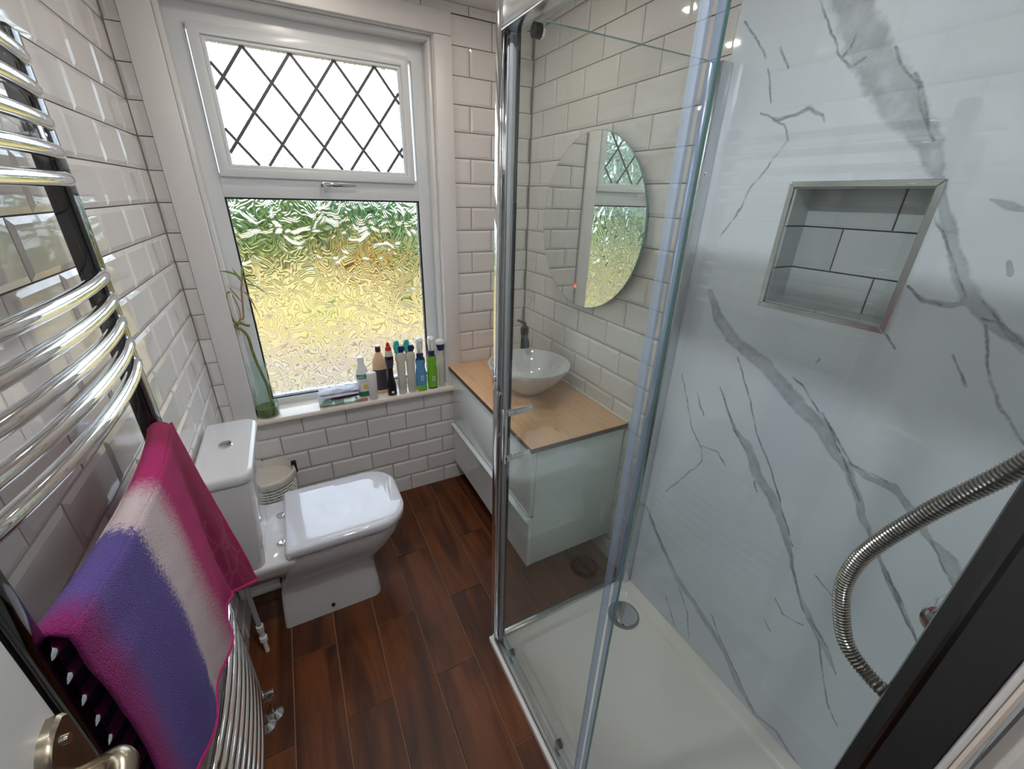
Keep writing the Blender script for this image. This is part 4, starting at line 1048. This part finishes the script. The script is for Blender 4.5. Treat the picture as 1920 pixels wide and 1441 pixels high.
def lettering(txt, size, loc, rot, m_, parent):
    cu = bpy.data.curves.new('t', 'FONT'); cu.body = txt; cu.size = size; cu.extrude = 0.0003; cu.align_x = 'CENTER'
    o = bpy.data.objects.new('t', cu); COL.objects.link(o); bpy.context.view_layer.update()
    dg = bpy.context.evaluated_depsgraph_get(); me = bpy.data.meshes.new_from_object(o.evaluated_get(dg))
    COL.objects.unlink(o); bpy.data.objects.remove(o)
    me.materials.clear(); me.materials.append(m_)
    n = bpy.data.objects.new('lettering', me); COL.objects.link(n); n.parent = parent
    n.location = Vector(loc) - wo_of(parent); n.rotation_euler = rot
    WO[n.name] = Vector(loc)
    return n
GRP = 'cleaning bottles on the window sill'
# 1 white bottle with green label
c = (0.232, 2.046, ZS); t = thing('cleaner_bottle', c, 'white bottle with a green and white label, behind the small white tube', 'bottle', GRP)
p = [(0,.027,.024),(.004,.030,.027),(.115,.030,.027),(.135,.028,.025),(.165,.018,.017),(.178,.0145,.0145),(.183,.0145,.0145)]
loft(p, c).build('bottle_body', C['wht'], t)
MB().lathe([(.0165,.183),(.0165,.205),(.0150,.208)], c, 20).build('cap', C['wht'], t)
band(p, .098, .122, c, C['green'], t, 'label'); band(p, .004, .030, c, C['green'], t, 'label', .0007)
lettering('HG', 0.021, (c[0]-0.010, c[1]-0.0285, c[2]+0.103), (PI/2, 0, 0), C['wht'], t)
MB().tube([(c[0]+0.008, c[1]-0.0265, c[2]+0.055),(c[0]+0.008, c[1]-0.0283, c[2]+0.055)], 0.014, 20).build('label', C['yel'], t)
for z in (.088, .080): MB().box(c[0]-.018, c[0]+.016, c[1]-.0282, c[1]-.0275, c[2]+z, c[2]+z+.0016).build('label', C['print'], t)
# 2 small white tube in front
c = (0.266, 1.982, ZS); t = thing('cream_tube', c, 'small plain white tube standing at the front edge of the sill', 'tube')
p = [(0,.016,.015),(.002,.018,.017),(.070,.0225,.019),(.138,.0245,.0195),(.143,.022,.017),(.146,.012,.010)]
loft(p, c).build('tube_body', C['offw'] if False else mat('warm_white_plastic', srgb(216,208,206), 0.4), t)
# 3 peach bottle with dark cap
c = (0.322, 2.052, ZS); t = thing('shampoo_bottle', c, 'peach bottle with a dark brown cap and dark label', 'bottle', GRP)
p = [(0,.030,.024),(.004,.035,.028),(.150,.036,.029),(.175,.034,.027),(.205,.020,.018),(.216,.013,.013),(.222,.013,.013)]
loft(p, c).build('bottle_body', C['peach'], t)
MB().lathe([(.0135,.222),(.0135,.246),(.0125,.249)], c, 20).build('cap', C['brown'], t)
MB().lathe([(.0125,.249),(.0125,.253),(.011,.255)], c, 20).build('cap', C['wht'], t)
band(p, .020, .132, c, C['darklab'], t, 'label')
# 4 black bottle with red cap
c = (0.362, 1.992, ZS); t = thing('cleaner_bottle', c, 'black waisted cleaner bottle with a white neck and red cap', 'bottle', GRP)
p = [(0,.020,.015),(.004,.023,.017),(.06,.021,.016),(.10,.0135,.013),(.145,.0135,.013),(.18,.019,.016),(.205,.021,.017),(.213,.020,.016)]
loft(p, c).build('bottle_body', C['blk'], t)
loft([(.213,.020,.016),(.235,.0165,.015),(.243,.014,.014)], c).build('neck', C['offw'], t)
MB().lathe([(.015,.243),(.015,.253),(.011,.262),(.009,.264),(.009,.272),(.006,.280),(.004,.284)], c, 18).build('cap', C['red'], t)
MB().box(c[0]-.006, c[0]+.006, c[1]-.0178, c[1]-.0168, c[2]+.014, c[2]+.026).build('label', C['wht'], t)
band(p, .15, .195, c, plain('grey_label', srgb(64,58,70)), t, 'label')
# 5, 6 teal trigger sprayers seen from behind
def trigger_sprayer(c, head_m, trig_m, body_m, label, lab=None, collar=None, H=0.2, w=.024, head_h=0.075, lean=1.0):
    t = thing('spray_bottle', c, label, 'spray bottle', GRP)
    p = [(0,w*.85,w*.62),(.004,w,w*.75),(H*.55,w*1.0,w*.75),(H*.72,w*.78,w*.62),(H*.88,w*.95,w*.7),(H*.97,w*.8,w*.62),(H,w*.55,w*.5)]
    loft(p, c).build('bottle_body', body_m, t)
    if collar: MB().lathe([(w*.66,H-.001),(w*.66,H+.020),(w*.6,H+.022)], c, 20).build('collar', collar, t)
    h0 = H + (0.020 if collar else 0)
    y = c[1]; x = c[0]
    hd = [[(x+dx*sx - .003*0, y+ly, c[2]+h0+z) for dx, ly in ((-1,y0),(1,y0),(1,y1),(-1,y1))] for z, sx, y0, y1 in ((0,.011,-.010,.010),(.018,.0125,-.014,.014),(.034,.014,-.020,.016),(head_h-.008,.0155,-.022,.012),(head_h,.011,-.018,.006))]
    MB().rings(hd).build('spray_head', head_m, t, bevel=0.003)
    MB().tube([(x, y-.020, c[2]+h0+head_h-.012),(x, y-.032, c[2]+h0+head_h-.013)], .006, 12).build('nozzle', trig_m, t)
    MB().tube(smoothpath([(x, y-.016, c[2]+h0+head_h-.022),(x, y-.026, c[2]+h0+.030),(x, y-.030, c[2]+h0+.010)],4), .0045, 8).build('trigger', trig_m, t)
    if lab:
        for (z0, z1, m_) in lab: band(p, z0*H, z1*H, c, m_, t, 'label')
    return t, p
def back_sprayer(c, label):
    t = thing('spray_bottle', c, label, 'spray bottle', GRP)
    p = [(0,.019,.016),(.004,.0215,.018),(.10,.0205,.0175),(.165,.0215,.018),(.188,.026,.019),(.210,.025,.018),(.224,.016,.014)]
    loft(p, c).build('bottle_body', C['offw'], t)
    x, y, z = c; z += .222
    MB().rings([[(x+.004+dx, y+dy, z+h) for dx, dy in ((-a,-.013),(b_,-.013),(b_,.014),(-a,.014))] for h, a, b_ in ((0,.010,.010),(.012,.013,.018),(.026,.014,.020),(.036,.010,.012))]).build('spray_head', C['navy'], t, bevel=0.003)
    MB().rings([[(x-.012+dx, y+dy, z+h) for dx, dy in ((-a,-.011),(b_,-.011),(b_,.012),(-a,.012))] for h, a, b_ in ((-.012,.004,.008),(.002,.013,.010),(.030,.017,.012),(.056,.013,.011),(.066,.005,.007))]).build('trigger', C['teal'], t, bevel=0.004)
    for k in range(3):
        MB().box(x-.0265, x-.010, y-.0118, y-.0108, z+.012+k*.012, z+.0145+k*.012).build('grip_ridge', plain('teal_ridge', srgb(110,208,200)), t)
back_sprayer((0.417, 1.994, ZS), 'off-white spray bottle with a teal and navy head, next to the black bottle')
back_sprayer((0.466, 1.992, ZS), 'off-white spray bottle with a teal and navy head, next to the blue spray bottle')
tb, pb_ = trigger_sprayer((0.517, 1.992, ZS), C['wht'], C['wht'], C['navy'], 'blue spray bottle with a white head and leafy green label foot', [(.16,.93,C['blue']),(.0,.16,C['lime2'])], C['navy'], H=.185, w=.027, head_h=.085)
MB().box(0.511, 0.526, 1.9700, 1.9712, ZS+.060, ZS+.086).build('label', C['wht'], tb)
MB().box(0.514, 0.523, 1.9693, 1.9701, ZS+.064, ZS+.082).build('label', C['print'], tb)
for k in range(5):
    MB().tube([(0.500+k*.008, 1.9705, ZS+.006),(0.506+k*.006, 1.9695, ZS+.032)], [.005,.002], 8).build('leaf_print', C['lime2'] if k % 2 else C['lime'], tb)
tb, pb_ = trigger_sprayer((0.578, 1.992, ZS), C['wht'], C['wht'], C['navy'], 'lime green spray bottle with a white head and navy collar', [(.05,.96,C['lime'])], C['navy'], H=.190, w=.026, head_h=.078)
MB().box(0.572, 0.586, 1.9705, 1.9717, ZS+.048, ZS+.072).build('label', C['wht'], tb)
MB().box(0.575, 0.583, 1.9698, 1.9706, ZS+.051, ZS+.069).build('label', C['print'], tb)
# 9 off white bottle with blue and white cap
c = (0.630, 1.995, ZS); t = thing('cleaner_bottle', c, 'slim off-white bottle with a navy cap and white top, rightmost on the sill', 'bottle', GRP)
p = [(0,.016,.014),(.004,.018,.016),(.120,.016,.015),(.150,.0155,.015),(.155,.0135,.013),(.200,.0125,.012),(.206,.0115,.011)]
loft(p, c).build('bottle_body', C['offw'], t)
loft([(.206,.0165,.013),(.235,.0225,.016),(.240,.0225,.016)], c).build('cap', C['navy'], t)
loft([(.240,.023,.0165),(.250,.0245,.018),(.262,.018,.014),(.266,.010,.009)], c).build('cap', C['wht'], t)
# folded cloth on a packet of wipes, on the sill
pk = thing('sponge_packet', (0.11, 2.00, ZS), 'clear film packet of green and white sponge cloths under the folded white cloth', 'packet')
def pillow(x0, x1, y0, y1, z0, z1, nx=18, ny=10, skew=0.0, seed=0, amp=.002):
    g = []
    for top_ in (0, 1):
        for i in range(nx+1):
            for j in range(ny+1):
                u = i/nx; v = j/ny
                e_ = (min(1, 6*min(u,1-u))*min(1, 6*min(v,1-v)))**0.5
                zc = (z0+z1)/2; h = (z1-z0)/2*max(e_, 0.15)
                z = zc + (h if top_ else -h) + (amp*noise.noise(Vector((u*5+seed, v*4, top_*3))) if top_ else 0)
                if not top_: z = max(z, z0)
                g.append((x0+(x1-x0)*u + skew*v, y0+(y1-y0)*v, z))
    F = []; m_ = (nx+1)*(ny+1)
    for i in range(nx):
        for j in range(ny):
            a = i*(ny+1)+j; F.append((m_+a, m_+a+ny+1, m_+a+ny+2, m_+a+1)); F.append((a, a+1, a+ny+2, a+ny+1))
    for i in range(nx):
        for j in (0, ny):
            a = i*(ny+1)+j; F.append((a, a+ny+1, m_+a+ny+1, m_+a))
    for j in range(ny):
        for i in (0, nx):
            a = i*(ny+1)+j; F.append((a, m_+a, m_+a+1, a+1))
    return MB().add(g, F)
pillow(0.013, 0.190, 1.972, 2.035, ZS, ZS+.026).build('film_wrap', M['clear_pack'], pk)
C['sponge'] = noisy('green_sponge', srgb(120,168,132), srgb(160,196,166), 60, 0.9, 0.001)
pillow(0.020, 0.075, 1.976, 2.03, ZS+.002, ZS+.022, 8, 6).build('sponge', C['sponge'], pk)
pillow(0.080, 0.125, 1.976, 2.03, ZS+.002, ZS+.022, 8, 6).build('sponge', C['sponge'], pk)
rc = thing('pumice_pad', (0.15, 2.0, ZS+.02), 'dark red flannel strip between the packet and the folded white cloth', 'cloth')
pillow(0.070, 0.198, 1.985, 2.040, ZS+.0262, ZS+.040, 14, 8, .0, 5).build('folded_cloth', noisy('dark_red_cloth', srgb(108,44,48), srgb(84,34,40), 40, 0.9), rc)
rc.name = 'red_flannel'
bs = thing('wooden_comb', (0.175, 1.99, ZS), 'flat reddish brown wooden comb lying on the sill beside the sponge packet', 'comb')
MB().box(0.186, 0.236, 1.986, 1.998, ZS, ZS+.006).build('spine', plain('reddish_wood', srgb(184,128,104)), bs, bevel=0.002)
mb = MB()
for k in range(14): mb.box(0.188+k*.0034, 0.1896+k*.0034, 1.968, 1.9858, ZS+.001, ZS+.0045)
mb.build('tooth_row', plain('reddish_wood2', srgb(176,120,98)), bs)['kind'] = 'stuff'
fc = thing('folded_cloth', (0.11, 2.0, ZS+.04), 'folded white cotton cloth on top of the sponge packet', 'cloth')
M['cotton'] = noisy('white_cotton', srgb(222,224,238), srgb(206,210,226), 30, 0.95, 0.0015)
pillow(0.010, 0.196, 1.974, 2.046, ZS+.0405, ZS+.056, 24, 12, 0.01, 2, .006).build('lower_fold', M['cotton'], fc)
pillow(0.012, 0.200, 1.978, 2.048, ZS+.0560, ZS+.078, 24, 12, 0.012, 9, .010).build('upper_fold', M['cotton'], fc)

# vase with lucky bamboo
vc = (-0.201, 2.008, ZS)
vs = thing('glass_vase', vc, 'pale green glass carafe vase with murky water on the left end of the sill', 'vase')
vp = [(.001,.0),(.040,.0),(.046,.004),(.0475,.020),(.0465,.07),(.041,.12),(.033,.155),(.0285,.180),(.029,.205),(.034,.235),(.0385,.252),(.0395,.254),(.0375,.2545),(.0325,.236),(.0272,.206),(.0266,.180),(.031,.154),(.039,.119),(.0445,.07),(.0455,.021),(.043,.007),(.001,.006)]
MB().lathe(vp, vc, 40, cap=False).build('vase_body', M['vase_glass'], vs, ang=70)
MB().lathe([(.001,.0065),(.0425,.0075),(.0448,.021),(.0446,.045),(.001,.0455)], vc, 32).build('water', M['water'], vs)
bmb = thing('lucky_bamboo', (vc[0]+0.01, vc[1], ZS+.010), 'twisted lucky bamboo stem with thin green leaves standing in the glass vase', 'plant')
M['stem'] = noisy('bamboo_stem', srgb(92,100,44), srgb(128,130,66), 40, 0.5)
M['leaf'] = noisy('bamboo_leaf', srgb(120,150,70), srgb(160,180,100), 20, 0.5)
M['dry'] = noisy('dry_stalk', srgb(176,134,98), srgb(150,120,80), 30, 0.7)
def yz(px_, pz, y=2.0): return (px_, y, pz)
stem = smoothpath([(-.176,2.006,.645),(-.180,2.006,.72),(-.183,2.005,.79),(-.198,2.004,.88),(-.205,2.002,.95),(-.208,2.000,1.012),(-.222,1.995,1.045),(-.238,1.996,1.056),(-.240,2.004,1.066),(-.226,2.012,1.072),(-.205,2.012,1.060),(-.194,2.006,1.058)], 6)
MB().tube(stem, 0.0058, 10).build('stem', M['stem'], bmb)
MB().tube(smoothpath([(-.240,2.0,1.060),(-.232,2.0,1.070),(-.246,2.0,1.091),(-.251,2.0,1.153),(-.247,2.0,1.19)], 6), [.0042]*20+[.0028]*5, 8).build('stem', M['stem'], bmb)
MB().tube(smoothpath([(-.232,2.004,1.066),(-.222,2.004,1.088),(-.208,2.002,1.094),(-.199,2.002,1.15),(-.190,2.000,1.215),(-.176,2.0,1.262)], 6), .0034, 8).build('stem', M['dry'], bmb)
MB().tube(smoothpath([(-.222,2.004,1.08),(-.215,2.002,1.13),(-.226,2.0,1.19)], 6), .0024, 8).build('stem', M['dry'], bmb)
MB().tube(smoothpath([(-.176,2.006,.70),(-.165,2.00,.66),(-.16,2.0,.645)], 5), .003, 8).build('root', M['stem'], bmb)
def leaf(a, b_, sag, wdt, m_):
    a = Vector(a); b_ = Vector(b_); ctrl = (a+b_)/2 + Vector((0,0,sag)); L = []; n = 10
    side = (b_-a).cross(Vector((0,1,0.25))).normalized()
    vs_, fs_ = [], []
    for i in range(n+1):
        t = i/n; p = a*(1-t)**2 + ctrl*2*t*(1-t) + b_*t*t; w_ = wdt*math.sin(PI*min(1, 0.12+t*0.88))
        vs_ += [p - side*w_, p + Vector((0,0.0012,0)), p + side*w_, p + Vector((0,0.0004,0)) - Vector((0,.0012,0))]
    for i in range(n):
        for k in range(4):
            l = (k+1) % 4; fs_.append((i*4+k, i*4+l, (i+1)*4+l, (i+1)*4+k))
    MB().add(vs_, fs_).build('leaf', m_, bmb, ang=80)
top = (-.180, 2.0, 1.255)
leaf(top, (-.252,1.985,1.287), .02, .0045, M['leaf']); leaf(top, (-.120,1.985,1.257), .02, .0042, M['leaf'])
leaf((-.186,2.0,1.225), (-.096,1.985,1.172), .05, .0028, M['leaf']); leaf(top, (-.168,2.0,1.31), .0, .004, M['leaf'])
leaf((-.183,2.0,1.24), (-.205,1.99,1.30), .0, .004, M['leaf']); leaf((-.248,2.0,1.17), (-.262,1.99,1.24), .01, .003, M['leaf'])
leaf((-.247,2.0,1.19), (-.222,1.99,1.20), .02, .004, M['leaf']); leaf((-.180,2.0,1.25), (-.14,1.99,1.215), .03, .003, M['leaf'])
leaf((-.190,2.0,1.20), (-.150,1.99,1.10), .06, .0035, M['dry']); leaf((-.2,2.0,1.16), (-.235,1.99,1.235), .0, .003, M['dry'])

# ------------------------------------------------------------------ garden outside
def patchy(name, cols, scale):
    m = mat(name, cols[0], 0.95); nt = m.node_tree; tc = N(nt, 'ShaderNodeTexCoord'); n = N(nt, 'ShaderNodeTexNoise', i_Scale=scale, i_Detail=7.0, i_Roughness=0.65)
    nt.links.new(tc.outputs['Object'], n.inputs['Vector'])
    r = ramp(nt, n.outputs[0], [(0.36 + 0.28*i/(len(cols)-1), c) for i, c in enumerate(cols)])
    nt.links.new(r.outputs[0], nt.nodes['Principled BSDF'].inputs['Base Color']); return m
M['gravel'] = patchy('pale_gravel', [srgb(100,83,78), srgb(141,117,103), srgb(134,120,82), srgb(150,131,119)], 1.6)
M['dry_grass'] = patchy('dry_lawn', [srgb(109,117,49), srgb(154,129,58), srgb(157,124,82), srgb(134,131,55)], 0.9)
M['grass'] = noisy('green_lawn', srgb(91,103,40), srgb(115,110,54), 0.5, 0.95)
GZ = -0.20
def ground(name, b, m_):
    o = box(name, b, m_); o['kind'] = 'structure'; return o
ground('garden_path', (-12, 14, 2.30, 5.6, GZ-0.1, GZ), M['gravel'])
ground('dry_lawn', (-12, 14, 5.6, 13.5, GZ-0.1, GZ+0.005), M['dry_grass'])
ground('far_lawn', (-40, 50, 13.5, 70, GZ-0.1, GZ), M['grass'])
def foliage_mat(name, c1, c2, c3):
    m = mat(name, c1, 0.6); nt = m.node_tree; tc = N(nt, 'ShaderNodeTexCoord'); n = N(nt, 'ShaderNodeTexNoise', i_Scale=2.6, i_Detail=5.0)
    nt.links.new(tc.outputs['Object'], n.inputs['Vector']); r = ramp(nt, n.outputs[0], [(0.35, c1), (0.5, c2), (0.66, c3)])
    nt.links.new(r.outputs[0], nt.nodes['Principled BSDF'].inputs['Base Color']); return m
M['fol_green'] = foliage_mat('green_foliage', srgb(64,87,29), srgb(92,115,42), srgb(125,136,62))
M['fol_dark'] = foliage_mat('mid_green_foliage', srgb(53,88,36), srgb(80,117,55), srgb(110,136,74))
M['fol_yel'] = foliage_mat('yellow_blossom', srgb(166,117,24), srgb(172,127,29), srgb(143,124,40))
M['fol_lime'] = foliage_mat('lime_foliage', srgb(91,110,35), srgb(112,123,46), srgb(126,118,54))
M['bark'] = noisy('bark', srgb(86,66,50), srgb(60,48,38), 8, 0.9)
def shrub(name, c, r, h, nleaf, m_, label, cat='shrub', group=None, trunk=0.0, ls=0.09):
    t = thing(name, (c[0], c[1], GZ), label, cat, group); rnd = random.Random(int(c[0]*100+c[1]*10))
    vs_, fs_ = [], []
    for k in range(nleaf):
        while True:
            d = Vector((rnd.uniform(-1,1), rnd.uniform(-1,1), rnd.uniform(-1,1)))
            if 0.05 < d.length < 1: break
        d.normalize(); rr = 0.55 + 0.45*rnd.random()**0.4
        rr *= 0.82 + 0.35*noise.noise(Vector((d.x*2+c[0], d.y*2, d.z*2)))
        p = Vector((c[0]+d.x*r*rr, c[1]+d.y*r*0.8*rr, GZ + trunk + h/2 + d.z*h/2*rr))
        a = Vector((rnd.uniform(-1,1), rnd.uniform(-1,1), rnd.uniform(-1,1))).normalized(); b_ = a.orthogonal().normalized()
        s = ls*rnd.uniform(.6,1.3); i0 = len(vs_)
        vs_ += [p-a*s, p-b_*s*.45, p+a*s, p+b_*s*.45]; fs_.append((i0,i0+1,i0+2,i0+3))
    MB().add(vs_, fs_).build('foliage', m_, t, smooth=False)['kind'] = 'stuff'
    zt = GZ + trunk + h*0.5
    MB().tube([(c[0],c[1],GZ),(c[0]+.05,c[1],GZ+(zt-GZ)*.6),(c[0],c[1],zt)], [0.05*h**.5,0.035*h**.5,0.015], 8).build('stem', M['bark'], t)
hed = 'hedge shrubs at the end of the garden'
k = 0
rows = [(-4.2,16.5,1.9,'fol_green','leftmost rounded shrub in the front row of the garden hedge'),(-1.8,16.4,1.75,'fol_dark','second shrub from the left in the front row of the garden hedge'),
        (0.6,16.6,1.85,'fol_green','middle rounded shrub in the front row of the garden hedge'),(3.0,16.4,2.0,'fol_dark','fourth shrub from the left in the front row of the garden hedge'),(5.4,16.5,1.9,'fol_green','rightmost rounded shrub in the front row of the garden hedge'),
        (-3.0,19.4,2.15,'fol_dark','leftmost shrub in the back row of the garden hedge'),(-0.6,19.2,2.1,'fol_green','second shrub from the left in the back row of the garden hedge'),
        (1.8,19.4,2.3,'fol_dark','third shrub from the left in the back row of the garden hedge'),(4.2,19.2,2.2,'fol_green','rightmost shrub in the back row of the garden hedge')]
for (x, y, h, m_, lb) in rows:
    shrub('garden_shrub', (x,y), 1.18, h, 2000, M[m_], lb, group=hed, ls=.11)
shrub('garden_shrub', (1.75,11.6), 1.15, 0.75, 2200, M['fol_yel'], 'low orange-yellow flowering bush in the middle of the dry lawn', ls=.07)
shrub('garden_shrub', (-0.6,13.0), 1.0, 0.70, 1500, M['fol_lime'], 'low lime green bush left of the flowering bush', ls=.07)
shrub('garden_shrub', (3.1,10.6), 0.95, 0.80, 1800, M['fol_lime'], 'low lime green bush right of the flowering bush', ls=.07)
shrub('garden_shrub', (1.9,7.6), 0.42, 0.30, 700, M['fol_lime'], 'small lime green tuft nearest the window', ls=.05)
tg = 'tall trees left of the garden, seen in the mirror'
for (x, y, r, h, lb) in ((-4.2,6.0,1.12,4.4,'tall green tree nearest the house on the left'),(-6.7,6.6,1.2,4.8,'tall green tree at the outer left of the garden'),(-5.6,9.3,1.3,5.0,'tall green tree behind the one nearest the house'),(-8.7,10.0,1.5,5.2,'tall green tree furthest from the house on the left')):
    shrub('garden_tree', (x,y), r, h, 4600, M['fol_dark'], lb, 'tree', tg, trunk=0.3, ls=.12)
